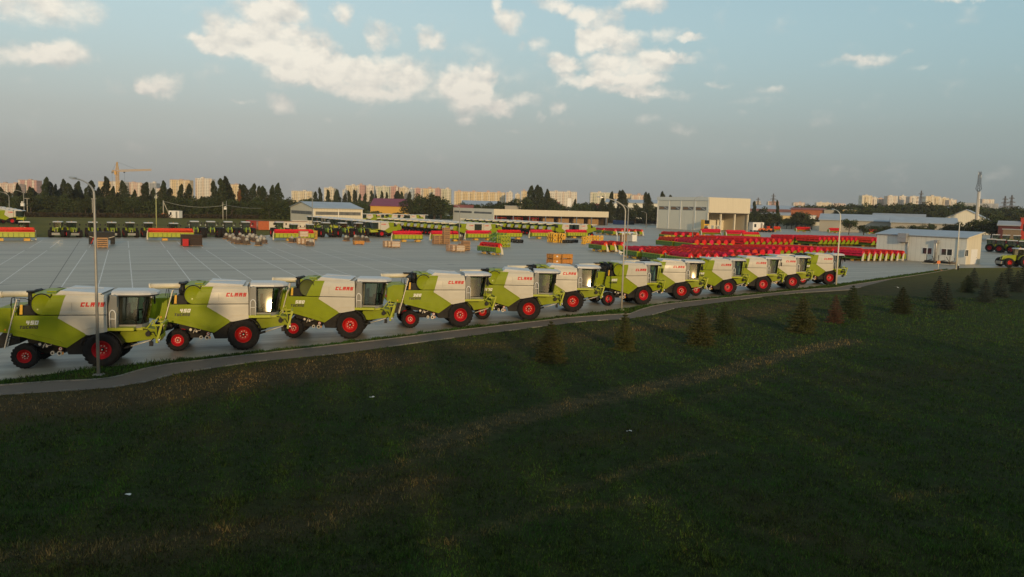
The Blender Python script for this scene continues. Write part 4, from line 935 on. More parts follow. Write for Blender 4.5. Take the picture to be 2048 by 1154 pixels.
# long low white building beyond the yard
M = G(1696, 461.5); t = frame(M, azL, 'low_building', 'long low windowless whitish building beyond the red headers'); L_ = hit(M, azL-22, 1550)
t.rotation_euler = (0, 0, hd(azL-22)); h = hgt(1696, 446, M.y)
mb = MB(); mb.box(0, L_, -8, 0, 0, h); mb.build('wall', CLADG, t); mb = MB(); mb.box(-.3, L_+.3, -8.3, .3, h, h+.25); mb.build('roof', ROOFG, t)
mb = MB(); y = hit(M, azL-22, 1594); mb.box(y-.5, y+.5, .02, .7, 1, h+.8); mb.build('flue', GREYP, t)

def block(x0, x1, yt, D, depth, wall, roof, label, rh=0, az_=None, name='warehouse', cat='building', group=None, base=0, ridge='x', win=None):
    """plain building between two columns, its front at distance D"""
    A = at(x0, D); az_ = 92 + math.degrees(math.atan2((x0+x1)/2-1024, F_PX)) if (az_ is None and x0 > 900) else (az_ or 90); w = hit(A, az_, x1); h = hgt(x0, yt, D)
    t = frame(A, az_, name, label, cat, group)
    e = h - rh
    if rh == 0:
        mb = MB(); mb.box(0, w, 0, depth, base, h); mb.build('wall', wall, t); mb = MB(); mb.box(-.3, w+.3, -.3, depth+.3, h, h+.3); mb.build('roof', roof, t)
    elif ridge == 'x':
        mb = MB(); mb.prism([(0,base),(depth,base),(depth,e),(depth/2,h-.05),(0,e)], 0, w, ax='x'); mb.build('wall', wall, t)
        mb = MB(); mb.prism([(-.8,e-.1),(depth/2,h+.02),(depth+.8,e-.1),(depth+.8,e+.2),(depth/2,h+.35),(-.8,e+.2)], -.5, w+.5, ax='x'); mb.build('roof', roof, t)
    else:
        mb = MB(); mb.prism([(0,base),(w,base),(w,e),(w/2,h-.05),(0,e)], 0, depth); mb.build('wall', wall, t)
        mb = MB(); mb.prism([(-.8,e-.1),(w/2,h+.02),(w+.8,e-.1),(w+.8,e+.2),(w/2,h+.35),(-.8,e+.2)], -.5, depth+.5); mb.build('roof', roof, t)
    if win:
        for k in range(win):
            a_ = w*(k+.25)/win; mb = MB(); mb.box(a_, a_+w*.4/win, -.08, 0, e*.45, e*.75); mb.build('window', WIN, t)
    return t
MAROON = mat('maroon metal roof', (.20,.025,.06), .6, var=.1, vscale=.2)
YWALL = mat('yellow wall', (.55,.33,.05), .8, var=.1); PALEY = mat('pale yellow wall', (.60,.46,.22), .8, var=.06, vscale=.2); RUST = mat('rust red roof', (.25,.07,.04), .8, var=.2, vscale=.2); REDW = mat('red wall', (.45,.05,.03), .8); DRED = mat('dark red wall', (.09,.02,.02), .8)
FARG = mat('old concrete', (.34,.32,.27), .9, var=.08, vscale=.1)
block(741,815,397,520,30,YWALL,MAROON,'yellow walled shed with a wide maroon roof behind the combines',4.5)
block(760,815,398,545,30,YWALL,MAROON,'second maroon roof partly hidden by trees',4.0)
block(922,1000,401,640,40,CLADW,ROOFB,'white shed with a pale roof behind the grey store wall',4.5)
block(908,945,410,520,20,BRICK,RUST,'low building with a rust red roof left of the pale roofed shed',3.5,win=3)
block(1010,1042,412,470,10,FARG,ROOFG,'small grey box building above the store fascia',0)
block(1210,1345,398,760,30,CLADW,ROOFB,'long pale roofed shed behind the trees left of the grey hall',3.0)
block(1090,1118,404,620,15,REDW,RUST,'red building glimpsed between the dark trees in the middle',3)
block(1135,1142,396,600,6,WHITE,ROOFG,'small white tank house between the dark trees',0)
block(1186,1200,408,600,12,BRICK,RUST,'little brick house left of the poplar pair',3)
block(1470,1600,409,900,60,CLADW,ROOFB,'very long pale blue roof on the far horizon right of the hall',6)
block(1478,1585,417,640,40,BRICK,RUST,'long rust red factory roof right of the hall',5)
block(1498,1580,424,560,20,FARG,ROOFG,'grey lean-to row in front of the rust red factory roof',3)
block(1582,1650,415.5,600,30,BRICK,RUST,'orange brick factory hall with a wavy roofline',1.2)
block(1648,1668,420,590,30,FARG,ROOFG,'concrete stair block at the end of the orange brick factory',0)
block(1667,1714,419,600,30,PALEY,ROOFG,'long pale yellow factory wing',0)
block(1558,1593,431,520,12,PALEY,ROOFG,'small yellow house half behind bushes before the brick factory',0,win=3)
block(1617,1632,431,500,8,CLADW,ROOFG,'tiny white gatehouse with a dark window under the brick factory',0,win=1)
block(1640,1790,428,430,22,FARG,ROOFB,'long low shed with a pale blue roof, the left one of the pair',3.0,az_=114)
block(1783,1916,434,400,20,FARG,ROOFB,'long low shed with a blue roof, the right one of the pair',2.6,az_=114)
block(1745,1850,427,520,20,FARG,ROOFG,'third low shed roof showing above the blue roofed pair',2.5)
block(1877,1988,418.5,470,60,CLADG,ROOFB,'large grey gabled shed with a square opening, under the cell tower',7.0,ridge='y')
block(1890,1928,414,640,20,CLADW,ROOFB,'thin blue roof among the trees above the grey gabled shed',1.5)
block(1998,2040,443,330,14,DRED,ROOFG,'dark red shed among the trees at the right edge',1.5)
block(2042,2090,436,330,12,REDW,RUST,'bright red building cut by the right edge of the picture',0,win=2)
block(2008,2044,459,300,.6,mat('weathered fence boards',(.20,.15,.09),.9,var=.2),ROOFG,'brown board wall on the slope at the right',0,name='board_wall',cat='wall')
block(20,40,392,520,14,mat('blue wall',(.10,.17,.32),.8),ROOFG,'blue building behind the leftmost poplars',0)
block(38,62,397,560,14,REDW,RUST,'red roofed house behind the left poplars',4)
block(225,243,392,680,20,YWALL,ROOFG,'yellow half-built block under the crane',0,win=4)
# shell with storeys below the crane
# ------------------------------------------------------------------ far apartment blocks
def facade(name, wall, band, storey=3.0, bay=3.4):
    g = NT(name); X = g.sep(g.tc); n_ = g.sep(g.t.nodes.new('ShaderNodeNewGeometry').outputs['True Normal'])
    fx = g.m_('FRACT', g.m_('DIVIDE', g.m_('ADD', X[0], X[1]), bay)); fz = g.m_('FRACT', g.m_('DIVIDE', X[2], storey))
    w = g.m_('MULTIPLY', g.m_('MULTIPLY', g.m_('GREATER_THAN', fx, .3), g.m_('LESS_THAN', fx, .8)), g.m_('MULTIPLY', g.m_('GREATER_THAN', fz, .3), g.m_('LESS_THAN', fz, .78)))
    flat = g.m_('LESS_THAN', g.m_('ABSOLUTE', n_[2]), .5); w = g.m_('MULTIPLY', w, flat)
    bal = g.m_('LESS_THAN', g.m_('FRACT', g.m_('DIVIDE', X[0], bay*4)), .27)
    c = g.mix(g.m_('MULTIPLY', bal, flat), wall, band); c = g.mix(g.m_('MULTIPLY', w, .8), c, (.09,.09,.10))
    g.b.inputs['Roughness'].default_value = .8; g.t.links.new(g.m_('MULTIPLY_ADD', w, -.6, .8), g.b.inputs['Roughness']); return g.col(c)
FC = {k: facade('facade ' + k, a, b_) for k, a, b_ in (('cream',(.62,.52,.34),(.70,.64,.50)), ('salmon',(.58,.44,.35),(.66,.60,.50)), ('rose',(.48,.27,.23),(.66,.60,.50)), ('white',(.66,.62,.54),(.60,.50,.40)), ('grey',(.30,.32,.34),(.36,.38,.40)), ('green',(.52,.52,.38),(.66,.62,.50)), ('bluegrey',(.40,.46,.50),(.62,.60,.55)), ('brownbrick',(.30,.17,.12),(.40,.30,.22)), ('yellow',(.62,.48,.26),(.70,.62,.46)))}
RTOP = mat('roof housing', (.45,.32,.26), .8)
CW_ = {'cream':'cream','salmon':'salmon','rose':'rose red','white':'white','grey':'grey','green':'pale green','bluegrey':'blue grey','brownbrick':'brown brick','yellow':'yellow'}
APT = [(-30,39,366,'salmon','at the far left edge'),(37,74,360,'rose','second from the left edge, rising over the leftmost poplars'),(197,222,363,'yellow','left of the crane mast'),(223,249,363,'white','right behind the crane mast'),
 (249,284,365,'salmon','right of the crane'),(296,313,366,'grey','pair of grey towers between the poplars'),(313,326,377,'salmon','low one in front of the grey towers'),(340,380,359.5,'yellow','tower left of the brightest tower'),(391,424,357,'white','brightest tower with sunlit balconies'),
 (461,480,369,'yellow','between the poplar clumps in the middle left'),(506,519,381,'white','round store seen between two poplar clumps'),(583,624,382,'cream','low block right of the last left poplar'),(648,668,376,'cream','single block behind the middle poplars'),
 (685,692,380,'bluegrey','sliver left of the long apartment row'),(691,715,371,'cream','first section of the long apartment row'),(715,729,370,'rose','red part of the first house in the row'),(729,747,371.5,'white','third section of the long apartment row'),
 (747,752,375,'bluegrey','narrow gap house in the long row'),(752,778,373,'green','section above the maroon roof, left part'),(778,796,373,'rose','red section above the maroon roof'),(796,815,375,'cream','section right of the red one above the maroon roof'),(815,826,378,'bluegrey','blue grey end section in the long row'),
 (827,844,377,'rose','red section starting the third house of the row'),(844,866,377,'yellow','sunlit middle section of the third house'),(866,880,377,'rose','second red section of the third house'),(880,901,378,'green','last section of the long row'),
 (908,1010,383,'yellow','very long even block in the middle of the skyline'),(1012,1025,385,'white','small end block right of the very long one'),(1030,1040,388,'cream','low block left of the tall poplar group'),(1042,1053,382,'yellow','slim block just left of the tall poplar group'),
 (1096,1153,383,'white','white slab right of the tall poplar group'),(1180,1222,385,'green','glinting slab left of the single poplars'),(1224,1262,387,'yellow','slab behind the pair of single poplars'),(1262,1290,390,'salmon','salmon end of the slab by the poplar pair'),
 (1511,1520,402.5,'white','tiny one on the horizon at the first pylon'),(1535,1557,403,'rose','tiny one on the horizon at the second pylon'),(1586,1609,405,'salmon','tiny red roofed one right of the pylons'),(1632,1662,405,'cream','faint one left of the wood'),(1664,1690,407,'salmon','faint pinkish one at the start of the wood'),
 (1722,1742,391,'cream','tall left one above the wood on the right'),(1742,1752,395,'white','stepped down part beside the tall one above the wood'),(1752,1772,397,'salmon','low pinkish one above the wood'),(1773,1793,392,'white','white one behind the brown brick block'),(1775,1791,396,'brownbrick','brown brick block above the wood'),
 (1796,1812,392.5,'white','white one right of the brown brick block'),(1817,1835,393,'white','white one with a red end, left of the pylon'),(1849,1878,392.5,'cream','large stepped block right of the pylon, highest part'),(1878,1896,396,'cream','large stepped block right of the pylon, middle part'),(1896,1911,400,'white','large stepped block right of the pylon, lowest part'),
 (1915,1995,405,'grey','long low grey works building beside the cell tower'),(1962,1986,398,'white','white one with a dark red tower behind the grey works')]
for i, (x0, x1, yt, c, lb) in enumerate(APT):
    D = 1750 if x0 > 1700 else (2600 if x0 > 1500 else 1600); D += (i % 3) * 25
    if 'round store' in lb: D = 900
    A = at(x0, D); w = hit(A, 90, x1); h = hgt(x0, yt, D)
    t = frame(A, 90, 'apartment_building', '%s block on the skyline, %s' % (CW_[c], lb) if 'works' not in lb and 'store' not in lb else CW_[c] + ' building on the skyline, ' + lb, 'apartment building' if 'works' not in lb and 'store' not in lb else 'building', 'buildings on the skyline')
    mb = MB(); r_ = random.Random(i)
    if 'round store' in lb: mb.cyl((w/2,8,0),(w/2,8,h),w/2,n=20)
    else:
        mb.box(0, w, 0, 18, 0, h)
        nb = max(1, int(w/14))
        for k in range(nb):
            if r_.random() < .6: mb.box(w*(k+.3)/nb, w*(k+.75)/nb, -1.6, 0, 0, h-3)
    mb.build('wall', FC[c], t)
    mb = MB(); nb = max(1, int(w/22))
    if 'round store' not in lb and 'works' not in lb:
        for k in range(nb): a_ = w*(k+.25+.3*r_.random())/nb; mb.box(a_, a_+min(6, w*.3), 4, 10, h, h+2.2+1.5*r_.random())
        mb.box(0, w, 0, .4, h, h+.8)
        mb.build('roof_housing', RTOP if c in ('salmon','rose','yellow') else FC['white'], t)
# ------------------------------------------------------------------ crane, masts, pylons
def lattice(mb, p, q, w0, w1, n, r=.12, mi=0):
    p = Vector(p); q = Vector(q); d = (q-p).normalized(); u = Vector((0,0,1)) if abs(d.z) < .9 else Vector((1,0,0)); a = d.cross(u).normalized(); b_ = d.cross(a)
    def c(k, j): s_ = k/n; w = w0+(w1-w0)*s_; sx, sy = ((-1,-1),(1,-1),(1,1),(-1,1))[j % 4]; return p.lerp(q, s_) + a*sx*w/2 + b_*sy*w/2
    for j in range(4):
        mb.beam(c(0,j), c(n,j), r, r, mi)
        for k in range(n): mb.beam(c(k,j), c(k+1,j+1), r*.7, r*.7, mi); mb.beam(c(k,j), c(k,j+1), r*.6, r*.6, mi)
D = 700; b = at(235.5, D); t = root('tower_crane', (b.x,b.y,0), 0, 'yellow tower crane rising above the poplars on the left', 'crane')
CY = mat('crane yellow', (.58,.36,.10), .6, var=.1)
zj = hgt(235, 341.5, D); zt = hgt(235, 324, D)
mb = MB(); lattice(mb, (0,0,0), (0,0,zj), 1.9, 1.9, 16, .28); mb.build('mast', CY, t)
mb = MB(); lattice(mb, (0,0,zj+.5), (0,0,zt), 1.9, .5, 4, .25); mb.build('tower_head', CY, t)
jl = 29.0; mb = MB(); lattice(mb, (1,0,zj), (jl,0,zj+1.6), 1.4, 1.2, 18, .2); mb.build('jib', CY, t)
mb = MB(); lattice(mb, (-1,0,zj), (-4.3,0,zj-.4), 1.2, 1.0, 3, .2); mb.build('counter_jib', CY, t); mb = MB(); mb.box(-4.6,-3.6,-.8,.8,zj-2.2,zj-.4); mb.build('counterweight', GREYP, t)
mb = MB(); mb.box(-2.0,-.3,-1.4,.4,zj-3.3,zj-.6); mb.build('cab', CY, t)
mb = MB(); mb.beam((0,0,zt),(jl*.55,0,zj+1.8),.1,.1); mb.beam((0,0,zt),(-4.2,0,zj),.1,.1); mb.beam((-4.4,0,zj-1),(-4.4,0,zj-16),.09,.09); mb.beam((6,0,zj-1),(6,0,zj-11),.09,.09); mb.box(5.4,6.6,-.4,.4,zj-1.6,zj-.8); mb.build('cable', DARKST, t)
D = 450; b = at(1952.5, D); t = root('cell_tower', (b.x,b.y,0), rad(-3), 'tall cell tower, tubular below and lattice above, at the right', 'cell tower')
z1 = hgt(1955, 383, D); z2 = hgt(1955, 343, D)
mb = MB(); mb.tube([(0,0,0),(0,0,z1)], [.75,.5], 14); mb.build('mast', mat('tower grey', (.36,.34,.30), .6, var=.1), t)
mb = MB(); mb.beam((.9,0,8),(.75,0,z1),.1,.1); mb.beam((1.2,0,8),(1.05,0,z1),.1,.1)
for k in range(26): zz = 8+k*(z1-8)/26; mb.beam((.8,0,zz),(1.15,0,zz),.08,.08)
mb.build('ladder', STEEL, t)
mb = MB(); lattice(mb, (0,0,z1), (0,0,z1+1.5), .8, 2.2, 1, .13); lattice(mb, (0,0,z1+1.5), (0,0,z1+4.5), 2.2, 1.3, 2, .12); lattice(mb, (0,0,z1+4.5), (0,0,z2), 1.3, 1.0, 6, .11); mb.build('lattice_section', DARKST, t)
for i, (zz, an) in enumerate(((z1+7,0),(z1+8.2,2),(z2-1,1),(z2-1.2,3.4),(z2-2.6,5.2))):
    mb = MB(); c_, s_ = math.cos(an), math.sin(an); mb.cyl((c_*.8,s_*.8,zz-.7),(c_*.8,s_*.8,zz+.7),.13,n=8); mb.build('antenna', WHITE, t)
PY = mat('pylon steel', (.10,.09,.085), .7)
for (x, yt, D, lb) in ((1515,395,1150,'left one of the pair behind the rust red factory'),(1545,387,1050,'taller one of the pair behind the rust red factory'),(1839,381,900,'above the wood, between the white blocks'),(2007,392,800,'left one of the pair at the right edge'),(2020,390,780,'right one of the pair at the right edge')):
    b = at(x, D); h = hgt(x, yt, D); t = root('pylon', (b.x,b.y,0), rad(20), 'lattice power pylon ' + lb, 'pylon', 'power pylons')
    mb = MB(); lattice(mb, (0,0,0), (0,0,h*.62), 6.0, 2.0, 7, .3); lattice(mb, (0,0,h*.62), (0,0,h), 2.0, .5, 5, .28); mb.build('tower', PY, t)
    for zz, w in ((h*.66,6.5),(h*.78,5),(h*.90,3.5)):
        mb = MB(); mb.beam((-w,0,zz),(w,0,zz),.4,.5); mb.beam((-w,0,zz),(0,0,zz+1.8),.2,.2); mb.beam((w,0,zz),(0,0,zz+1.8),.2,.2); mb.build('cross_arm', PY, t)

# ------------------------------------------------------------------ trees
BARK = mat('tree bark', (.09,.065,.045), .95, var=.2)
def leafmat(name, a, b_, c=None):
    g = NT(name); isl = g.t.nodes.new('ShaderNodeNewGeometry').outputs['Random Per Island']; oi = g.t.nodes.new('ShaderNodeObjectInfo').outputs['Random']
    k = g.mix(isl, a, b_); k = g.mix(g.rng(g.noise(.35, 4), .4, .65, 0, .5), k, c or b_)
    hs = g.t.nodes.new('ShaderNodeHueSaturation'); g.t.links.new(k, hs.inputs['Color']); g.put('Value', g.rng(oi, 0, 1, .75, 1.3), hs) ; g.put('Hue', g.rng(oi, 0, 1, .485, .515), hs)
    g.b.inputs['Roughness'].default_value = .8; g.b.inputs['Specular IOR Level'].default_value = .2; return g.col(hs.outputs[0])
LEAF = leafmat('broad leaves', (.016,.028,.008), (.050,.066,.018), (.060,.064,.018))
POPL = leafmat('poplar leaves', (.014,.026,.010), (.046,.060,.022), (.058,.058,.022))
DRYL = leafmat('rusty dry leaves', (.10,.045,.02), (.22,.10,.05))
def leafcloud(P, size, r, name, m, parent):
    n = len(P); A = r.normal(size=(n, 3)); A /= np.linalg.norm(A, axis=1)[:, None]; B = np.cross(A, r.normal(size=(n, 3))); B /= np.linalg.norm(B, axis=1)[:, None]
    s = size * (.6 + .8*r.random(n))[:, None]; v = np.stack([P - A*s, P - B*s*.6, P + A*s, P + B*s*.6], 1).reshape(-1, 3)
    me = bpy.data.meshes.new(name); me.vertices.add(4*n); me.vertices.foreach_set('co', v.astype(np.float32).ravel()); me.loops.add(4*n); me.loops.foreach_set('vertex_index', np.arange(4*n))
    me.polygons.add(n); me.polygons.foreach_set('loop_start', np.arange(0, 4*n, 4)); me.polygons.foreach_set('loop_total', np.full(n, 4)); me.update(); me.materials.append(m)
    o = bpy.data.objects.new(name, me); COL.objects.link(o); o.parent = parent; return o
def limbs(h, r0, n, spread, r, top=.9, tilt=.6):
    mb = MB(); mb.tube([(0,0,0),(r.normal(0,.02)*h,r.normal(0,.02)*h,h*.5),(0,0,h*top)], [r0, r0*.6, r0*.12], 8)
    for k in range(n):
        z0 = h*(.15+.6*k/n); a = k*2.4+r.random(); l = spread*(1-.5*k/n); c, s_ = math.cos(a), math.sin(a)
        mb.tube([(0,0,z0),(c*l*.5,s_*l*.5,z0+l*tilt*.6),(c*l*.9,s_*l*.9,z0+l*tilt*1.3)], [r0*.35, r0*.2, r0*.06], 5)
    return mb
def make_poplar(seed, h=16, w=1.9):
    r = np.random.default_rng(seed); t = root('poplar_tree'); limbs(h, .28, 14, w*.8, r, .92, 1.6).build('trunk', BARK, t)
    n = 4600; zc = r.random(n)**.9; th = r.uniform(0, 6.283, n); ph = r.random(4)*6
    prof = np.clip(zc*3.2+.30, 0, 1)*(1-zc**3.2)**.62
    lump = .74 + .16*np.sin(2*th+zc*9+ph[0]) + .14*np.sin(5*th-zc*17+ph[1]) + .12*np.sin(zc*31+th+ph[2])
    R = w*prof*lump*(.35+.65*r.random(n)**.45)
    pts = [np.stack([R*np.cos(th), R*np.sin(th), h*(.04+.96*zc)], 1)]
    P = np.concatenate(pts); P[:, 0] += (P[:, 2]/h)**2 * -1.2; P[:, 1] += np.sin(P[:, 2]*.9+seed)*.3
    leafcloud(P, .24, r, 'crown', POPL, t); return t
def make_broad(seed, h=11, w=5.0, leaf=None, dens=1.0, sz=.32):
    r = np.random.default_rng(seed); t = root('leafy_tree'); limbs(h, .3, 9, w*.75, r, .8, .7).build('trunk', BARK, t); pts = []
    for k in range(26):
        a = r.uniform(0, 6.28); rr = w*.75*r.random()**.6; zc = h*(.30+.58*r.random()*(1-.35*rr/w)); R = w*(.26+.2*r.random())
        m = int(85*dens); q = r.normal(size=(m, 3)); q /= np.linalg.norm(q, axis=1)[:, None]; q *= (.55+.45*r.random(m))[:, None]; q[:, 2] *= .75
        pts.append(q*R + [rr*math.cos(a), rr*math.sin(a), zc])
    leafcloud(np.concatenate(pts), sz, r, 'crown', leaf or LEAF, t); return t
POP = [make_poplar(20+i, 16, 2.0+.3*(i % 3)) for i in range(5)]; BRO = [make_broad(40+i, 11, 4.6+.5*(i % 3)) for i in range(5)]; DEADP = None
first = set()
def place(src, p, s, label, group, cat, rz=None, sx=None):
    if src.name in first: o = copy_tree(src)
    else: o = src; first.add(src.name)
    o.location = p; rz = random.uniform(0, 6.28) if rz is None else rz; o.rotation_euler = (0, 0, rz); o.scale = (sx or s, sx or s, s); return tag(o, label, cat, group)
PL = [(-22,370),(-8,376),(6,374),(20,384),(29,380),(40,367),(57,373),(70,376),(88,354),(98,363),(108,368),(123,358),(135,366),(143,380),(152,362),(163,372),(176,376),(185,361),(196,374),(213,353),(222,372),(240,385),(251,361),(270,379),(287,364),(303,376),(323,361),(340,376),
      (358,368),(374,367),(400,392),(432,362),(446,357),(455,353),(464,370),(484,368),(494,369),(503,367),(520,372),(531,372),(541,370),(557,366)]
for i, (x, yt) in enumerate(PL):
    D = 372 + (i % 4)*7; p = at(x, D); h = hgt(x, yt, D); place(POP[i % 5], p, h/16, 'dark poplar behind the meadow, %s from the left' % ORD[i], 'poplars behind the meadow', 'poplar', sx=h/16*(1.15 if i % 3 else 1.4))
PM = [(632,383),(642,375),(657,379),(670,378),(678,380),(688,386),(700,381),(711,379),(720,387),(728,386),(745,381),(751,388),(764,382),(775,384),(790,382),(799,382),(806,383),(816,383)]
for i, (x, yt) in enumerate(PM):
    D = 610 + (i % 3)*8; p = at(x, D); h = hgt(x, yt, D); place(POP[(i+2) % 5], p, h/16, 'slim distant poplar before the long apartment row, %s from the left' % ORD[i], 'poplars before the apartment row', 'poplar')
PR = [(1057,371,'left poplar of the tall dark group before the white slab'),(1071,370,'second poplar of the tall dark group, its highest'),(1083,374,'third poplar of the tall dark group'),(1091,378,'right poplar of the tall dark group'),(1221,383,'single broad poplar left of the bigger one before the skyline'),(1242,381,'left half of the big twin poplar in the skyline'),(1249,380,'right half of the big twin poplar in the skyline'),
      (1292,384,'left poplar of the pair near the grey hall'),(1299,386,'right poplar of the pair near the grey hall'),(1327,383,'poplar top showing above the left end of the grey hall'),(1344,390,'small tree top above the grey hall'),(1508,402,'poplar at the right corner of the hall'),(1556,400,'tall lone poplar before the rust red factory'),(1203,392,'small poplar left of the single broad one'),(1148,398,'short poplar right of the white slab'),(478,379,'rust coloured thin poplar between the green clumps')]
for i, (x, yt, lb) in enumerate(PR):
    D = 500 if x < 1400 else 480; D = 385 if x == 478 else D; p = at(x, D); h = hgt(x, yt, D); o = place(POP[(i+1) % 5], p, h/16, lb, 'single poplars', 'poplar', sx=h/16*(.75 if x > 1400 or x < 600 else 1.1))
    if x == 478:
        for c_ in o.children:
            if 'crown' in c_.name: c_.data = c_.data.copy(); c_.data.materials[0] = DRYL
BL = []   # x, ytop, D, spot
r_ = random.Random(11)
for i in range(52): x = -40 + i*12.9 + r_.uniform(-4, 4); BL.append((x, hor(x) + r_.uniform(-5, 6) + (3 if x < 330 else 0), 368 + r_.uniform(-6, 22), 0))
for i in range(30): x = 560 + i*12 + r_.uniform(-5, 5); BL.append((x, hor(x) + r_.uniform(-4, 5), 560 + r_.uniform(-40, 60), 1))
for (x, y) in ((822,392),(836,388),(850,392),(868,386),(882,394),(870,396),(700,402),(722,404),(640,396),(618,394)): BL.append((x, y, 440, 1))
for i in range(26): x = 1010 + i*12.5 + r_.uniform(-4, 4); BL.append((x, hor(x) + r_.uniform(-22, -6)*(1 if 1045 < x < 1110 or 1150 < x < 1200 else .5), 500 + r_.uniform(-30, 50), 2))
for i in range(9): x = 925 + i*11; BL.append((x, 402 + r_.uniform(-2, 6), 560, 2))
for (x, y) in ((1512,420),(1528,414),(1541,424),(1553,424),(1594,422),(1604,420),(1612,428),(1585,434),(1575,436),(1640,432),(1652,432),(1690,432),(1700,434),(1625,436),(1506,430)): BL.append((x, y, 470, 3))
for i in range(40): x = 1600 + i*12 + r_.uniform(-5, 5); BL.append((x, 409 - 3*math.sin((x-1600)/150) + (5 if x > 1930 else 0) + r_.uniform(-3, 3), 650 + r_.uniform(-60, 60), 4))
for i in range(30): x = 1700 + i*12.5 + r_.uniform(-5, 5); BL.append((x, 416 + r_.uniform(-3, 5), 560 + r_.uniform(-20, 20), 4))
for (x, y) in ((1958,434),(1948,440),(1966,440),(1995,440),(2008,444),(2025,440),(2040,446),(2052,438),(1985,430),(2000,428),(2018,430),(2035,428)): BL.append((x, y, 350, 5))
for (x, y) in ((1700,436),(1730,449),(1757,450),(1780,450),(1805,452),(1835,449),(1860,446),(1898,446),(1912,450),(1920,444)): BL.append((x, y, 372, 6))
NM = ['dark leafy tree in the belt below the poplars, %s from the left','bushy tree behind the gabled shed and maroon roof, %s from the left','dark tree behind the open store, %s from the left','tree before the brick factory beyond the hall, %s in line','tree of the wood on the right skyline, %s one','dark tree round the grey gabled shed at the right edge, %s one','low bush along the fence before the blue roofed sheds, %s one']
cnt = [0]*7
for i, (x, yt, D, k) in enumerate(BL):
    p = at(x, D); h = max(2.5, hgt(x, yt, D)); nm = ORD[min(cnt[k], 59)] if k != 4 else ('front row, ' if D < 590 else 'back row, ') + ORD[cnt[k] % 60]; cnt[k] += 1
    if k == 4: lb = 'tree of the wood on the right skyline, ' + nm + ' from the left'
    else: lb = NM[k] % nm
    place(BRO[i % 5], p, h/10.2, lb, ['trees below the poplars','trees behind the gabled shed','trees behind the open store','trees before the brick factory','trees of the right hand wood','trees at the right edge','bushes along the far fence'][k], 'tree', sx=max(h/10.2, .75) * (1.25 if k == 4 else 1))
# thin far wood closing the horizon, and the hedge strip
rr = np.random.default_rng(9); hp = []
for (xa, xb, D, h, n) in ((-120,620,366,8,36000),(560,905,470,4.5,9000),(1010,1340,520,5,9000),(1500,1620,500,4,4000)):
    u_ = rr.random(n); X_ = xa + (xb-xa)*u_; A_ = at(xa, D); B_ = at(xb, D); gx_ = A_.x + (B_.x-A_.x)*u_; hh = h*(.65+.35*np.sin(gx_/5.3)*np.cos(gx_/2.9)); hp.append(np.stack([gx_, D + rr.uniform(0, 14, n), hh*rr.random(n)], 1))
leafcloud(np.concatenate(hp), .45, rr, 'undergrowth', LEAF, None); tag(bpy.data.objects['undergrowth'], kind='stuff')
P = []
for x0, x1, D, h in ((-300,640,900,10),(540,1340,1000,9),(1300,1760,1500,12),(-300,2400,2300,14)):
    n = 9000; X_ = rr.uniform(x0, x1, n); 
    a0 = at(x0, D); a1 = at(x1, D); u_ = (X_-x0)/(x1-x0); px_ = a0.x + (a1.x-a0.x)*u_; hh = h*(.6+.4*np.sin(px_/11)*np.cos(px_/27)); P.append(np.stack([px_, D + rr.uniform(0, 30, n), hh*rr.random(n)**.8], 1))
leafcloud(np.concatenate(P), 1.6, rr, 'far_wood', LEAF, None); tag(bpy.data.objects['far_wood'], kind='stuff')
P = []
for (xa, ya, xb, yb, h, n) in ((-200,432,590,438.5,1.6,16000),(560,432,905,437,1.5,5000),(1217,446,1316,448,2.0,3000),(1525,447,1560,449,3.2,2500),(1705,450,2150,460,1.5,7000)):
    A = G(xa, ya); B_ = G(xb, yb); u_ = rr.random(n); P.append(np.stack([A.x+(B_.x-A.x)*u_, A.y+(B_.y-A.y)*u_+rr.uniform(0, 8, n), h*rr.random(n)], 1))
leafcloud(np.concatenate(P), .35, rr, 'dry_undergrowth', leafmat('undergrowth', (.05,.035,.018), (.085,.065,.028), (.05,.055,.02)), None); tag(bpy.data.objects['dry_undergrowth'], kind='stuff')

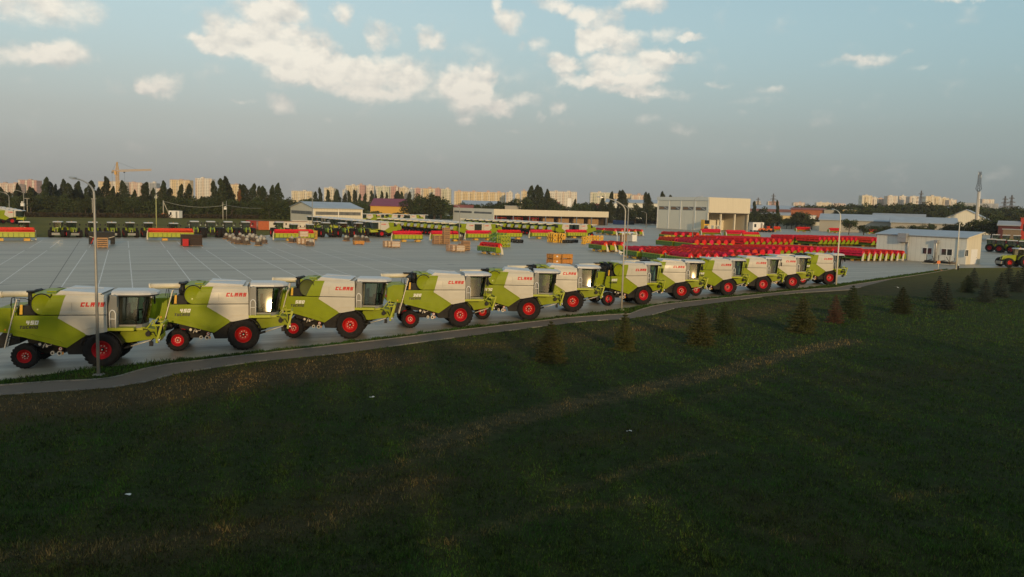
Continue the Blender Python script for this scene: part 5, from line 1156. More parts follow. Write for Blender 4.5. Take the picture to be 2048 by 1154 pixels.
# ------------------------------------------------------------------ young spruces on the lawn
def make_spruce(seed, h=2.6, w=1.15, m=None, tw=26):
    r = np.random.default_rng(seed); t = root('spruce_tree')
    mb = MB(); mb.tube([(0,0,0),(0,0,h*.5),(0,0,h)], [.06,.04,.01], 8)
    nl = 13; P = []; Dv = []
    for k in range(nl):
        s_ = k/(nl-1); z0 = h*(.07+.88*s_); l = w*(1-s_)**.85*(.9+.25*r.random())+.06; nb = max(4, int(15-8*s_)); ph = r.random()*6.28; l *= (.82+.36*r.random())
        for j in range(nb):
            a = ph + 6.283*j/nb + r.normal(0, .12); ll = l*(.75+.4*r.random()); c, s2 = math.cos(a), math.sin(a); dz = ll*(-.18 + .45*s_)
            mb.tube([(0,0,z0),(c*ll*.6,s2*ll*.6,z0+dz*.9),(c*ll,s2*ll,z0+dz*.7)], [.014,.009,.003], 4)
            m_n = int(tw*(.45+ll/w)*4.6); u = r.random(m_n)**.8*.92+.08; side = r.normal(0, .14*ll+.02, m_n)*(1.15-u*.7)
            px_ = c*ll*u - s2*side; py_ = s2*ll*u + c*side; pz_ = z0 + dz*u - np.abs(side)*.25 + r.normal(0, .016, m_n)
            P.append(np.stack([px_, py_, pz_], 1)); Dv.append(np.stack([np.full(m_n, c*.6)+r.normal(0,.5,m_n), np.full(m_n, s2*.6)+r.normal(0,.5,m_n), r.normal(.1,.35,m_n)], 1))
    mb.build('trunk', BARK, t)
    P = np.concatenate(P); Dv = np.concatenate(Dv); n = len(P); Dv /= np.linalg.norm(Dv, axis=1)[:, None]; B = np.cross(Dv, r.normal(size=(n,3))); B /= np.linalg.norm(B, axis=1)[:, None]
    L_ = (.05+.06*r.random(n))[:, None]; v = np.stack([P-Dv*L_*.5-B*.019, P-Dv*L_*.5+B*.019, P+Dv*L_], 1).reshape(-1, 3)
    me = bpy.data.meshes.new('needles'); me.vertices.add(3*n); me.vertices.foreach_set('co', v.astype(np.float32).ravel()); me.loops.add(3*n); me.loops.foreach_set('vertex_index', np.arange(3*n)); me.polygons.add(n); me.polygons.foreach_set('loop_start', np.arange(0,3*n,3)); me.polygons.foreach_set('loop_total', np.full(n,3)); me.update(); me.materials.append(m)
    o = bpy.data.objects.new('needles', me); COL.objects.link(o); o.parent = t
    mb = MB(); mb.lathe([(0,.05),(w*.55,.045),(w*.75,.005)], axis='z', n=18); mb.build('soil_ring', mat('bare soil', (.028,.018,.011), .95, var=.3, vscale=5), t)
    return t
SG = leafmat('olive needles', (.010,.016,.005), (.092,.096,.028)); SB = leafmat('blue green needles', (.010,.018,.013), (.066,.086,.068)); SD = leafmat('dead brown needles', (.040,.020,.014), (.095,.044,.028)); SK = leafmat('dark green needles', (.008,.015,.005), (.056,.070,.024))
SPR = {'g': make_spruce(1, m=SG), 'n': make_spruce(2, w=.80, m=SG), 'b': make_spruce(3, w=.95, m=SB), 'k': make_spruce(4, w=1.15, m=SK), 'd': make_spruce(5, w=.85, m=SD, tw=14), 'c': make_spruce(6, w=.85, m=SB)}
for (x, yb, yt, k, lb) in ((1100,722,641,'g','broad olive young spruce nearest on the lawn'),(1248,699,622,'n','slim young spruce in front of the loudspeaker lamp post'),(1400,688,613,'g','bright tipped young spruce with a dim one behind it'),(1447,666,608,'k','dim low spruce behind the bright tipped one'),(1603,664,590,'g','wide young spruce below the middle of the front row'),(1669,645,589,'d','dead brown young spruce'),
    (1703,634,570,'k','dark spruce right behind the dead brown one'),(1803,626,573,'k','lone dark spruce with a bare trunk foot'),(1876,602,551,'b','bluish spruce left of the overlapping pair, further back'),(1891,618,564,'b','bluish spruce in front of the overlapping pair'),(1933,584,549,'k','short dark spruce left behind the blue ones'),(1946,574,535,'b','narrow spruce behind the short dark one'),
    (1969,604,557,'b','bluish spruce standing alone at the right'),(2000,593,544,'c','tall bluish spruce before the tractor, nearer'),(2016,568,528,'c','slim spruce directly in front of the green tractor'),(2033,583,541,'b','spruce second from the right edge'),(2050,575,520,'c','spruce cut by the right edge')):
    p = G(x, yb); h = hgt(x, yt, p.y); place(SPR[k], p, h/2.6, lb, 'young spruces on the lawn', 'spruce')
for k in SPR: 
    if SPR[k].name not in first: print('unused', k)
# ------------------------------------------------------------------ combines packed in the yard behind (same machine, plainer)
def make_yard_combine():
    t = root('combine_harvester')
    mb = MB(); mb.prism([(-4.5,2.0),(-4.3,1.7),(-1.8,1.1),(-.75,1.73),(-2.2,2.6),(-2.15,2.78),(-3.2,2.78),(-3.5,3.8),(-2.5,3.8),(-2.2,2.8),(-2.2,3.8),(-1.86,3.8),(-2.12,2.77),(-4.4,2.77)][:9] if 0 else [(-4.5,2.0),(-4.3,1.7),(-1.8,1.1),(-.75,1.73),(-2.2,2.6),(-2.15,2.77),(-4.4,2.77)], -1.6, 1.6); mb.build('side_panel', LIME, t, bevel=.03)
    mb = MB(); mb.prism([(-3.45,2.78),(-2.12,2.78),(-1.84,3.8),(-3.5,3.84)], -1.42, 1.42); mb.build('engine_cover', LIME, t, bevel=.04)
    mb = MB(); mb.prism([(-.745,1.735),(.33,1.9),(.33,3.8),(-1.835,3.8),(-2.115,2.78),(-2.195,2.6)], -1.56, 1.56); mb.build('tank_panel', PANEL, t, bevel=.05)
    mb = MB(); mb.prism([(-2.3,3.82),(.0,3.82),(.0,3.92),(-2.1,3.98)], -1.36, 1.36); mb.build('tank_lid', ROOFW, t)
    mb = MB(); mb.prism([(-4.35,1.9),(-4.6,1.15),(-1.75,.75),(-1.0,.75),(-.6,1.7),(-1.8,1.15),(-4.2,1.75)], -1.2, 1.2); mb.box(-.3,.3,-1,1,.7,1.3); mb.build('chassis', DARKST, t)
    mb = MB(); mb.loft([[(-4.4,-1.25,1.8),(-4.4,1.25,1.8),(-4.4,1.25,3.15),(-4.4,-1.25,3.15)], [(-5.3,-1.2,1.9),(-5.3,1.2,1.9),(-5.3,1.2,3.1),(-5.3,-1.2,3.1)], [(-5.9,-1.1,2.05),(-5.9,1.1,2.05),(-5.7,1.1,2.85),(-5.7,-1.1,2.85)]]); ho = mb.build('rear_hood', LIME, t, bevel=.1)
    mb = MB(); mb.prism([(-5.93,2.15),(-5.86,2.15),(-5.70,2.95),(-5.78,2.95)], -.95, .95); mb.build('rear_panel', PANEL, ho)
    for sg in (-1, 1): mb = MB(); mb.box(-5.96,-5.86,sg*1.0-.12,sg*1.0+.12,2.05,2.3); mb.build('tail_lamp', RED, ho)
    mb = MB(); mb.cyl((-3.4,1.2,3.72),(-6.1,1.1,3.70),.18,n=12); mb.build('unloading_tube', CREAM, t)
    mb = MB(); mb.box(-4.1,-3.45,-1.4,1.4,2.8,3.4); mb.box(-3.9,-3.5,-.6,1.4,3.4,3.7); mb.build('engine_block', BLACK, t)
    mb = MB()
    for dy in (-.2, .2): mb.beam((-4.6,-1.5+dy,3.5), (-5.0,-1.5+dy,1.1), .06, .05)
    for k in range(7): mb.beam((-4.62-.06*k,-1.7,3.3-.34*k), (-4.62-.06*k,-1.3,3.3-.34*k), .05, .04)
    mb.build('ladder', BLACK, t)
    mb = MB(); mb.prism([(.36,2.2),(2.15,2.2),(2.48,3.7),(.36,3.7)], -.88, .88); mb.build('cab_glass', mat('dark cab glass', (.02,.032,.028), .06, spec=.8), t)
    mb = MB(); mb.box(.34,.8,-1.2,1.2,1.95,3.72); mb.build('cab_rear_pillar', PANEL, t)
    mb = MB(); mb.prism([(.4,3.71),(2.6,3.71),(2.8,3.78),(2.3,3.95),(.4,3.95)], -1.0, 1.0); mb.build('cab_roof', ROOFW, t, bevel=.04)
    mb = MB(); mb.box(.34,1.7,-1.5,1.5,1.92,2.08); mb.prism([(.6,1.3),(.9,1.9),(2.6,1.85),(2.8,2.1),(2.95,2.1),(2.8,1.2)], -.65, .65); mb.build('feeder_house', LIME2, t)
    wheel(t, 'front_wheel', 0, -1.27, .93, .68, .47, -1, detail=False); wheel(t, 'front_wheel', 0, 1.27, .93, .68, .47, 1, detail=False)
    wheel(t, 'rear_wheel', -3.97, -1.3, .64, .48, .34, -1, detail=False); wheel(t, 'rear_wheel', -3.97, 1.3, .64, .48, .34, 1, detail=False)
    mb = MB(); letters(mb, 'CLAAS', -1.05, 3.20, .205, .26, -1.562, gap=.24, th=.30, shear=.28); mb.build('brand_lettering', REDTXT, t)
    mb = MB(); letters(mb, 'CLAAS', .16, 3.20, .205, .26, 1.562, gap=.24, th=.30, shear=.28, flip=True); mb.build('brand_lettering', REDTXT, t)
    return t
XS = .95; YC = make_yard_combine(); XS = 1.0; yc_used = False
def yard_combine(p, a, lb, grp='combine harvesters packed in the yard'):
    global yc_used
    c = YC if not yc_used else copy_tree(YC); yc_used = True
    c.location = (p.x, p.y, .012); c.rotation_euler = (0, 0, hd(a)); return tag(c, lb, 'combine harvester', grp)
HU = 60.0
COLS = [  # nearest machine's front wheel px, distance, heading, number, name
    (760, 211, HU-180, 9, 'leftmost column, cabs to the left'),
    (941, 222, HU, 12, 'column behind the crate stacks, cabs to the right'),
    (966, 224, HU-180, 11, 'column facing the crate stack column, cabs to the left'),
    (1131, 247, HU, 13, 'rightmost but one column, cabs to the right'),
    (1160, 250, HU-180, 11, 'rightmost column, cabs to the left'),
    (690, 238, HU-180, 7, 'column behind the big tractors, cabs to the left')]
for x, D, a, n, nm in COLS:
    p0 = at(x, D)
    for k in range(n):
        p = p0 + azv(-31) * 4.7 * k
        lb = 'nearest packed combine harvester of the ' + nm.split(',')[0] if k == 0 else 'packed combine harvester, %s back, %s' % (ORD[k], nm)
        yard_combine(p, a, lb)
for i, (x, D, a) in enumerate(((735,345,HU-180),(757,348,HU),(790,352,HU),(803,356,HU),(770,362,HU-180),(822,350,HU-180),(845,362,HU))):
    yard_combine(at(x, D), a, 'far combine harvester beyond the packed block, %s from left' % ORD[i], 'far combine harvesters beyond the packed block')
for i, (x, D) in enumerate(((28,232),(20,243),(12,254),(4,266),(-8,278),(-20,290))):
    yard_combine(at(x, D), 84, 'combine harvester cut by the left edge of the photo, %s from the front' % ORD[i], 'combine harvesters at the left edge')
yard_combine(at(1908, 225), 88, 'lone combine harvester showing only its top above the small white building', 'single combine')

# ------------------------------------------------------------------ tractors, front at +x, origin under the rear axle
def tractor_wheel(t, nm, x, y, r, w, rr, sg): return wheel(t, nm, x, y, r, w, rr, sg, detail=True, lugs=18, hub=False)
def make_tractor():
    t = root('tractor')
    mb = MB(); mb.loft([[(1.0,-.42,1.0),(1.0,.42,1.0),(1.0,.42,2.02),(1.0,-.42,2.02)],[(2.6,-.38,1.05),(2.6,.38,1.05),(2.6,.36,1.9),(2.6,-.36,1.9)],[(3.35,-.30,1.1),(3.35,.30,1.1),(3.2,.26,1.68),(3.2,-.26,1.68)]]); bo = mb.build('bonnet', LIME, t, bevel=.06)
    mb = MB(); mb.prism([(3.20,1.1),(3.38,1.1),(3.24,1.66),(3.1,1.66)], -.17, .17); mb.build('grille', BLACK, bo)
    for sg in (-1, 1):
        mb = MB(); mb.beam((3.40,sg*.24,1.12),(3.25,sg*.30,1.72),.07,.08); mb.beam((3.25,sg*.30,1.72),(2.7,sg*.40,1.95),.07,.07); mb.build('bonnet_stripe', LIME2, bo)
        mb = MB(); mb.cyl((3.34,sg*.2,1.3),(3.39,sg*.2,1.29),.07,n=10); mb.build('headlight', LAMP, bo)
    mb = MB(); mb.box(-.8,3.0,-.3,.3,.65,1.05); mb.box(-.25,.25,-1.2,1.2,.8,1.1); mb.box(2.6,2.9,-1.0,1.0,.6,.85); mb.build('chassis', DARKST, t)
    mb = MB(); mb.box(3.35,3.85,-.75,.75,.45,.95); mb.beam((3.1,-.4,.7),(3.6,-.5,.6),.1,.1); mb.beam((3.1,.4,.7),(3.6,.5,.6),.1,.1); mb.build('front_weight', GREYP, t, bevel=.03)
    mb = MB(); mb.loft([[(-.65,-.80,1.35),(1.0,-.62,1.35),(1.0,.62,1.35),(-.65,.80,1.35)],[(-.75,-.82,2.95),(.95,-.72,2.95),(.95,.72,2.95),(-.75,.82,2.95)]]); cb = mb.build('cab_glass', GLASS2, t)
    mb = MB()
    for (x, y, x2, y2) in ((-.65,.80,-.75,.82),(1.0,.62,.95,.72),(.3,.72,.2,.78)):
        for sg in (-1, 1): mb.beam((x,sg*y,1.35),(x2,sg*y2,2.95),.08,.08)
    mb.box(-.7,1.0,-.80,.80,1.2,1.36); mb.build('cab_frame', BLACK, cb)
    mb = MB(); mb.prism([(-.95,2.96),(1.1,2.96),(1.18,3.05),(.95,3.18),(-.8,3.18)], -.88, .88); mb.build('cab_roof', ROOFW, t, bevel=.04)
    for sg in (-1, 1):
        mb = MB(); mb.tube([(1.0,sg*.75,2.8),(1.15,sg*1.2,2.75)], .025, 6); mb.box(1.12,1.18,sg*1.33-.13,sg*1.33+.13,2.4,2.8); mb.build('mirror', BLACK, t)
        mb = MB(); pts = [(-.95+.0, 1.25)]
        rg = [[(1.02*math.cos(rad(a)), sg*y, .98+1.02*math.sin(rad(a))) for y in (.62,1.0)] + [(1.07*math.cos(rad(a)), sg*y, .98+1.07*math.sin(rad(a))) for y in (1.0,.62)] for a in (160,130,100,70,40,15)]
        mb.loft(rg); mb.build('fender', LIME, t)
        tractor_wheel(t, 'rear_wheel', 0, sg*1.18, .97, .68, .50, sg); tractor_wheel(t, 'front_wheel', 2.75, sg*1.18, .76, .60, .38, sg)
        mb = MB(); mb.beam((.9,sg*.9,.5),(.9,sg*.75,1.3),.3,.1); mb.build('step', BLACK, t)
    mb = MB(); mb.tube([(1.05,-.55,1.9),(1.08,-.58,2.2),(1.08,-.58,3.1)], .06, 8); mb.build('exhaust', BLACK, t)
    mb = MB(); mb.lathe([(0,3.32),(.07,3.30),(.08,3.2),(.08,3.18)], c=(.2,0,0), axis='z', n=10); mb.build('beacon', AMBER, t)
    return t
GLASS2 = glass('green cab glass', (.22,.30,.22), .5)
def make_big_tractor():
    t = root('tractor')
    mb = MB(); mb.loft([[(1.4,-.5,1.3),(1.4,.5,1.3),(1.4,.5,2.15),(1.4,-.5,2.15)],[(3.6,-.45,1.3),(3.6,.45,1.3),(3.6,.42,2.0),(3.6,-.42,2.0)],[(4.1,-.35,1.35),(4.1,.35,1.35),(3.95,.3,1.8),(3.95,-.3,1.8)]]); bo = mb.build('bonnet', GREEN, t, bevel=.06)
    mb = MB(); mb.prism([(3.96,1.2),(4.16,1.2),(4.02,1.85),(3.9,1.85)], -.35, .35); mb.build('grille', BLACK, bo)
    for sg in (-1, 1):
        mb = MB(); mb.tube([(3.9,sg*.32,2.35),(4.15,sg*.42,2.0),(4.3,sg*.46,1.6),(4.3,sg*.40,1.2)], .10, 8); mb.build('front_guard', LIME2, t)
        mb = MB(); mb.tube([(1.5,sg*.8,3.4),(1.75,sg*1.35,3.35)], .03, 6); mb.box(1.72,1.8,sg*1.45-.15,sg*1.45+.15,2.85,3.35); m_ = mb.build('mirror', BLACK, t)
        mb = MB(); mb.cyl((1.78,sg*1.2,2.75),(1.88,sg*1.2,2.75),.12,n=12); mb.build('work_lamp', LAMP, m_)
        for x in (0, 3.0):
            tractor_wheel(t, 'rear_wheel' if x == 0 else 'front_wheel', x, sg*1.45, 1.05, .78, .52, sg)
            mb = MB(); rg = [[(x+1.12*math.cos(rad(a)), sg*y, 1.05+1.12*math.sin(rad(a))) for y in (1.0,1.8)] + [(x+1.16*math.cos(rad(a)), sg*y, 1.05+1.16*math.sin(rad(a))) for y in (1.8,1.0)] for a in (125,105,85,65)]
            mb.loft(rg); mb.build('fender', BLACK, t)
    mb = MB(); mb.box(-1,3.6,-.4,.4,.8,1.35); mb.box(-.25,.25,-1.3,1.3,.85,1.2); mb.box(2.8,3.2,-1.3,1.3,.85,1.2); mb.box(4.0,4.4,-.6,.6,.5,.9); mb.build('chassis', DARKST, t)
    mb = MB(); mb.loft([[(0,-.80,1.5),(1.6,-.75,1.5),(1.6,.75,1.5),(0,.80,1.5)],[(-.1,-.82,3.35),(1.6,-.78,3.35),(1.6,.78,3.35),(-.1,.82,3.35)]]); cb = mb.build('cab_glass', GLASS2, t)
    mb = MB()
    for (x, y) in ((0,.8),(1.6,.77),(.8,.8)):
        for sg in (-1, 1): mb.beam((x,sg*y,1.5),(x,sg*(y+.02),3.35),.09,.09)
    mb.box(-.05,1.65,-.84,.84,1.35,1.5); mb.build('cab_frame', BLACK, cb)
    mb = MB(); mb.prism([(-.3,3.36),(1.75,3.36),(1.85,3.46),(1.6,3.62),(-.15,3.62)], -.92, .92); mb.build('cab_roof', ROOFW, t, bevel=.04)
    mb = MB(); mb.tube([(1.75,-1.1,1.3),(1.75,-1.1,2.3)], .08, 8); mb.build('exhaust', ALU, t)
    mb = MB()
    for dy in (-.2,.2): mb.beam((1.9,1.25+dy,.5),(1.7,1.1+dy,1.6),.06,.06)
    for k in range(4): mb.beam((1.88-.05*k,1.05,.6+.3*k),(1.88-.05*k,1.45,.6+.3*k),.06,.04)
    mb.build('ladder', BLACK, t)
    return t
TR = make_tractor(); BT = make_big_tractor(); used = set()
def put(src, p, a, label, cat, group=None, s=1.0, z=.012):
    c = src if src.name not in used else copy_tree(src); used.add(src.name)
    c.location = (p.x, p.y, z); c.rotation_euler = (0, 0, hd(a))
    if s != 1: c.scale = (s, s, s)
    return tag(c, label, cat, group)
def face_cam(p): return math.degrees(math.atan2(-p.x, -p.y))
TRL = [(113,474.5,158),(149,475,142),(188,475,None),(226,475,None),(263,475,None),(300,475,None),(351,476,None)]
for i, (x, y, a) in enumerate(TRL):
    p = G(x, y) ; a = a or 150; q_ = p - azv(a) * 2.9
    put(TR, q_, a, ['leftmost tractor of the front-facing row, slightly turned','second tractor of the front-facing row, from the left','third tractor of the row, its cab crossed by the tall lamp post','fourth tractor of the row, right behind the black track stack','fifth tractor of the row, standing clear with a sun glint','sixth tractor of the row, beside the yellow green pole','tractor whose cab shows above the left red header'][i], 'tractor', 'tractors in the row along the meadow')
for i, (x, y, lb) in enumerate(((392,475.5,'big four wheel tractor just right of the left red header'),(425,475.5,'second big four wheel tractor from the left'),(460,475.5,'third big four wheel tractor, behind the pallets of castings'),(496,475.5,'fourth big four wheel tractor, left of the red container'),(565,475,'big tractor whose cab shows above the red header before the white containers'),
      (659,475,'big four wheel tractor right of the wrapped crates'),(693,475,'big four wheel tractor above the two small brown castings'),(725,475,'big four wheel tractor at the right end, beside the left facing combine'))):
    p = G(x, y); a = 153 if x < 560 else 150; put(BT, p - azv(a) * 4.0, a, lb, 'tractor', 'big tractors along the meadow')
for i, (x, y, a, lb) in enumerate(((594,475,150,'tractor with a sun glint behind the second red header'),(623,475,158,'tractor before the gabled shed behind the lamp post'),(640,466,150,'tractor cab between the shed and the big tractors'),(668,464,150,'rear row tractor cab behind the big four wheel tractors'))):
    p = G(x, y); put(TR, p - azv(a) * 3, a, lb, 'tractor', 'tractors before the gabled shed')
p = G(28, 474); put(TR, p + azv(70)*2, -120, 'tractor behind the header at the left edge, seen from its side', 'tractor')
p = G(2040, 534); put(TR, p, -92, 'green tractor with red wheels standing sideways beside the small white building', 'tractor', None, 1.12)
for i, (x, y) in enumerate(((1980,503),(1999,505),(2022,507),(2045,509),(2066,511),(1990,489),(2010,490),(2032,491),(2055,492))):
    p = G(x, y); put(TR, p, 128, 'dark tractor behind the small white building, %s row, %s from left' % (('front', ORD[i]) if i < 5 else ('back', ORD[i-5])), 'tractor', 'tractors parked tight at the right edge', 1.1)

# ------------------------------------------------------------------ headers (cutting tables), front at +x, width along y
def make_header(Lh, panel, ends=True):
    t = root('combine_header'); h = Lh/2
    mb = MB(); mb.prism([(-.95,.32),(-.85,.28),(.75,.18),(.95,.20),(.95,.26),(-.80,.40),(-.80,1.22),(-.95,1.22)], -h, h); tb = mb.build('table', panel, t)
    mb = MB(); n = int(Lh/.85)
    for k in range(n+1): y = -h + Lh*k/n; mb.box(-1.04, -.955, y-.03, y+.03, .30, 1.2)
    mb.box(-1.04,-.955,-h,h,.30,.40); mb.build('back_rib', mat('dark green rib', (.05,.09,.015), .6), tb)
    mb = MB(); mb.box(-1.06,-.80,-h,h,1.225,1.38); mb.build('top_beam', LIME2, t)
    mb = MB(); mb.cyl((-.35,-h+.1,.72),(-.35,h-.1,.72),.20,n=10)
    for k in range(int(Lh/.35)):
        y = -h+.2+.35*k; sg = 1 if y < 0 else -1; mb.cyl((-.35,y,.72),(-.35,y+.03,.72),.32,n=12)
    mb.build('auger', panel, t)
    # reel
    cx, cz, R = .15, 1.62, .60; mb = MB(); mb.cyl((cx,-h+.15,cz),(cx,h-.15,cz),.13,n=10)
    nd = max(2, round(Lh/1.5))
    for k in range(nd+1):
        y = -h+.18 + (Lh-.36)*k/nd
        for j in range(6):
            a = j*math.pi/3+.3; mb.beam((cx,y,cz),(cx+R*math.cos(a),y,cz+R*math.sin(a)),.06,.07)
            a2 = a+math.pi/3; mb.beam((cx+R*.9*math.cos(a),y,cz+R*.9*math.sin(a)),(cx+R*.9*math.cos(a2),y,cz+R*.9*math.sin(a2)),.04,.05)
    for j in range(6):
        a = j*math.pi/3+.3; bx, bz = cx+R*math.cos(a), cz+R*math.sin(a); mb.box(bx-.05,bx+.05,-h+.15,h-.15,bz-.05,bz+.05)
        mb.box(bx-.02,bx+.02,-h+.15,h-.15,bz-.26,bz-.05)
    rl = mb.build('reel', REELRED, t)
    for sg in (-1, 1):
        y = sg*(h+.04)
        mb = MB(); mb.prism([(-1.0,.22),(.9,.16),(1.0,.35),(.2,1.0),(-.2,1.35),(-1.0,1.42)], y-.04, y+.04); mb.build('end_panel', LIME, t)
        mb = MB(); yy = sg*(h+.14); mb.loft([[(.35,yy-.13,-.2),(.95,yy-.13,-.2),(.95,yy+.13,-.2),(.35,yy+.13,-.2)],[(.30,yy-.13,.7),(.75,yy-.13,.7),(.75,yy+.13,.7),(.30,yy+.13,.7)],[(.15,yy-.10,1.35),(.45,yy-.10,1.35),(.45,yy+.10,1.35),(.15,yy+.10,1.35)],[(.05,yy-.04,1.75),(.15,yy-.04,1.75),(.15,yy+.04,1.75),(.05,yy+.04,1.75)]])
        if ends: mb.build('crop_divider', CREAM, t)
        mb = MB(); mb.beam((-.95,y,1.3),(cx+.1,y,cz+.08),.06,.10); mb.beam((-.3,y,.9),(cx,y,cz),.05,.05); mb.cyl((cx,y-sg*.12,cz),(cx,y-sg*.04,cz),R*.96,n=12); mb.build('reel_arm', REELRED, t)
    for s_ in (-.35, .15):
        LZ = 0; mb = MB(); yb = Lh*s_; mb.box(-.8,.5,yb-.5,yb+.5,.36,.46); mb.box(-.1,.1,yb-.1,yb+.1,.2,.6); mb.box(-.85,-.7,yb-.55,yb+.55,.0,.30); mb.box(.4,.55,yb-.4,yb+.4,0,.25); mb.beam((-.8,yb-.5,.1),(-1.2,yb-.6,.35),.08,.08); mb.beam((-.8,yb+.5,.1),(-1.2,yb+.6,.35),.08,.08); mb.build('transport_stand', YELLOW, t)
    for ch in t.children:
        if ch.name.startswith('transport_stand'): continue
        ch.location.z = .32
    return t
HB = make_header(9.0, LIME2); HS = make_header(7.4, LIME2); HG = make_header(7.5, GREEN); HN = make_header(7.5, GREEN, False)
BK = [(342,480.5,HB,60,'header on its stand left of the brown track stack'),(17,481,HB,60,'header at the left edge with a cream bar under it'),(588,481,HB,60,'header before the white containers, partly behind wrapped crates'),
 (814,483,HS,60,'leftmost header of the row before the packed combines'),(889,482,HS,60,'header behind the two crate stacks'),(957,480,HS,60,'third header of the row before the packed combines'),(1018,478,HS,60,'fourth header of the row, behind the green stacked frames'),(1082,477,HS,60,'fifth header of the row, left of the yellow castings'),
 (1152,476,HS,60,'sixth header of the row, behind the yellow castings'),(775,478,HS,60,'header tucked between the left facing combine and the row')]
for x, y, src, a, lb in BK[:9]:
    p = G(x, y); put(src, p, a - 90, 'red and lime ' + lb, 'header', 'headers before the packed combines and tractors', .95)
p = G(980, 508); put(HG, p, 153 - 90 - 8, 'single short red and green header standing alone on the open yard', 'header', None, .82)
# fields of headers: long axis runs away from the camera, near ends with cream dividers
def field(px_, py_, n, step, nm, a=-20, src=HG, along=1, dirn=None, gap=8.6, face=1):
    """headers side by side; their long axes run along azimuth a, near ends towards the camera"""
    p0 = G(px_, py_)
    for r_i in range(along):
        for k in range(n):
            p = p0 + azv(dirn or (D2+4)) * step * k + azv(a) * (3.75 + gap * r_i)
            put(src, p, a + 90*face, 'red header, %s from the left, %s%s' % (ORD[k], nm, ', %s rank' % ORD[r_i] if along > 1 else ''), 'header', 'headers stored side by side')
field(1213,504.5,3,2.0,'group of three by the yellow castings')
field(1733,523,8,1.55,'group with eight cream ends', a=-36, face=-1)
field(1636,517,9,1.6,'group just behind the eight cream ends', a=-36, face=-1)
field(1534,519,9,1.6,'group behind the last two combines', src=HN, a=-36, face=-1)
field(1384,533,9,1.7,'nearest block behind the combine row', along=3, gap=8.2)
field(1460,528,7,1.7,'block right of the nearest block', src=HN, along=2, gap=8.2)
field(1392,502,6,2.0,'middle block before the hall', src=HN, along=2)
field(1232,471,5,2.6,'back block with five cream ends', along=2)
field(1350,482,4,2.6,'block by the thin lamp post', src=HN)
field(1490,497,9,1.8,'block in front of the tall hall', src=HN, a=-36, face=-1, along=2)
field(1640,492,9,1.7,'block beyond the second group', src=HN, a=-36, face=-1, along=2)
field(1745,494,8,1.7,'block touching the small white building', src=HN, a=-36, face=-1, along=2)
for i, (x, y, a, src) in enumerate(((1420,471,64,HB),(1470,474,64,HB),(1500,479,64,HS),(1605,464,64,HB),(1668,466,64,HS),(1545,463,64,HB),(1745,468,66,HS))):
    p = G(x, y); put(src, p, a - 90 + 180 if i not in (2,) else a - 90, ['long red header lying across the yard before the hall, left one','long red header lying across the yard before the hall, right one','lime backed header right of the hall opening','red header before the left end of the low white building','red header with a cream tip before the right end of the low building','red header on a trailer beside the orange vehicle','red header on the grass edge above the small white building'][i], 'header', 'headers lying across the far yard')

# ------------------------------------------------------------------ goods on the yard
WOODC = mat('raw wood crate', (.42,.24,.11), .85, var=.2, vscale=4); OCH = mat('ochre steel box', (.50,.22,.04), .6, var=.12); WRAP = mat('white wrap', (.62,.60,.55), .45, var=.06, vscale=2); CASTB = mat('brown casting', (.10,.07,.05), .75, var=.25)
def pallet(mb, x, y, w, d, z=0, mi=0):
    for k in range(3): mb.box(x-w/2+k*(w-.1)/2, x-w/2+.1+k*(w-.1)/2, y-d/2, y+d/2, z, z+.1, mi)
    for k in range(5): mb.box(x-w/2, x+w/2, y-d/2+k*(d-.12)/4, y-d/2+.12+k*(d-.12)/4, z+.101, z+.13, mi)
def crate(w, d, h, m=None, slat=True, wrap=False, name='crate'):
    t = root(name); mb = MB(); pallet(mb, 0, 0, w, d); mb.build('pallet', WOODC, t)
    mb = MB(); mb.box(-w/2+.03, w/2-.03, -d/2+.03, d/2-.03, .131, h-.03); mb.build('contents', WRAP if wrap else CASTB, t)
    mb = MB()
    for zz in np.arange(.2, h, .32):
        for sg in (-1, 1): mb.box(-w/2,w/2,sg*d/2-.02,sg*d/2+.02,zz,zz+.14); mb.box(sg*w/2-.02,sg*w/2+.02,-d/2,d/2,zz,zz+.14)
    for sx_ in (-1, 1):
        for sy_ in (-1, 0, 1): mb.box(sx_*w/2-.045,sx_*w/2+.045,sy_*d/2-.05,sy_*d/2+.05,.13,h)
    for zz in (h,): mb.box(-w/2,w/2,-d/2,-d/2+.1,h,h+.03); mb.box(-w/2,w/2,d/2-.1,d/2,h,h+.03)
    mb.build('slats', m or WOODC, t); return t
def engine_pallet():
    t = root('wrapped_casting'); mb = MB(); pallet(mb, 0, 0, 1.5, 1.2); mb.build('pallet', WOODC, t)
    mb = MB(); mb.box(-.6,.6,-.45,.45,.13,.75); mb.cyl((-.75,0,.5),(.75,0,.5),.28,n=12); mb.box(.3,.7,-.5,.2,.6,.9); mb.build('casting', CASTB, t, bevel=.03)
    mb = MB(); mb.lathe([(0,1.35),(.25,1.25),(.38,1.0),(.32,.76)], c=(-.15,.05,0), axis='z', n=12); mb.tube([(.2,-.3,.75),(.3,-.3,1.15),(.55,-.3,1.1),(.6,-.3,.8)], .06, 6); mb.build('wrap', mat('dusty wrap', (.36,.33,.28), .6, var=.2), t); return t
EP = engine_pallet()
spots = [(454,478),(462,482),(470,486),(478,488),(466,479),(486,481),(494,483),(503,482),(512,484),(519,487),(527,487),(493,489),(480,477),(500,478),(517,491),(508,479),(524,482)]
for i, (x, y) in enumerate(spots): put(EP, G(x, y), 40+23*i, 'casting on a pallet with white wrap, %s of the heap before the big tractors' % ORD[i], 'casting', 'castings on pallets before the big tractors')
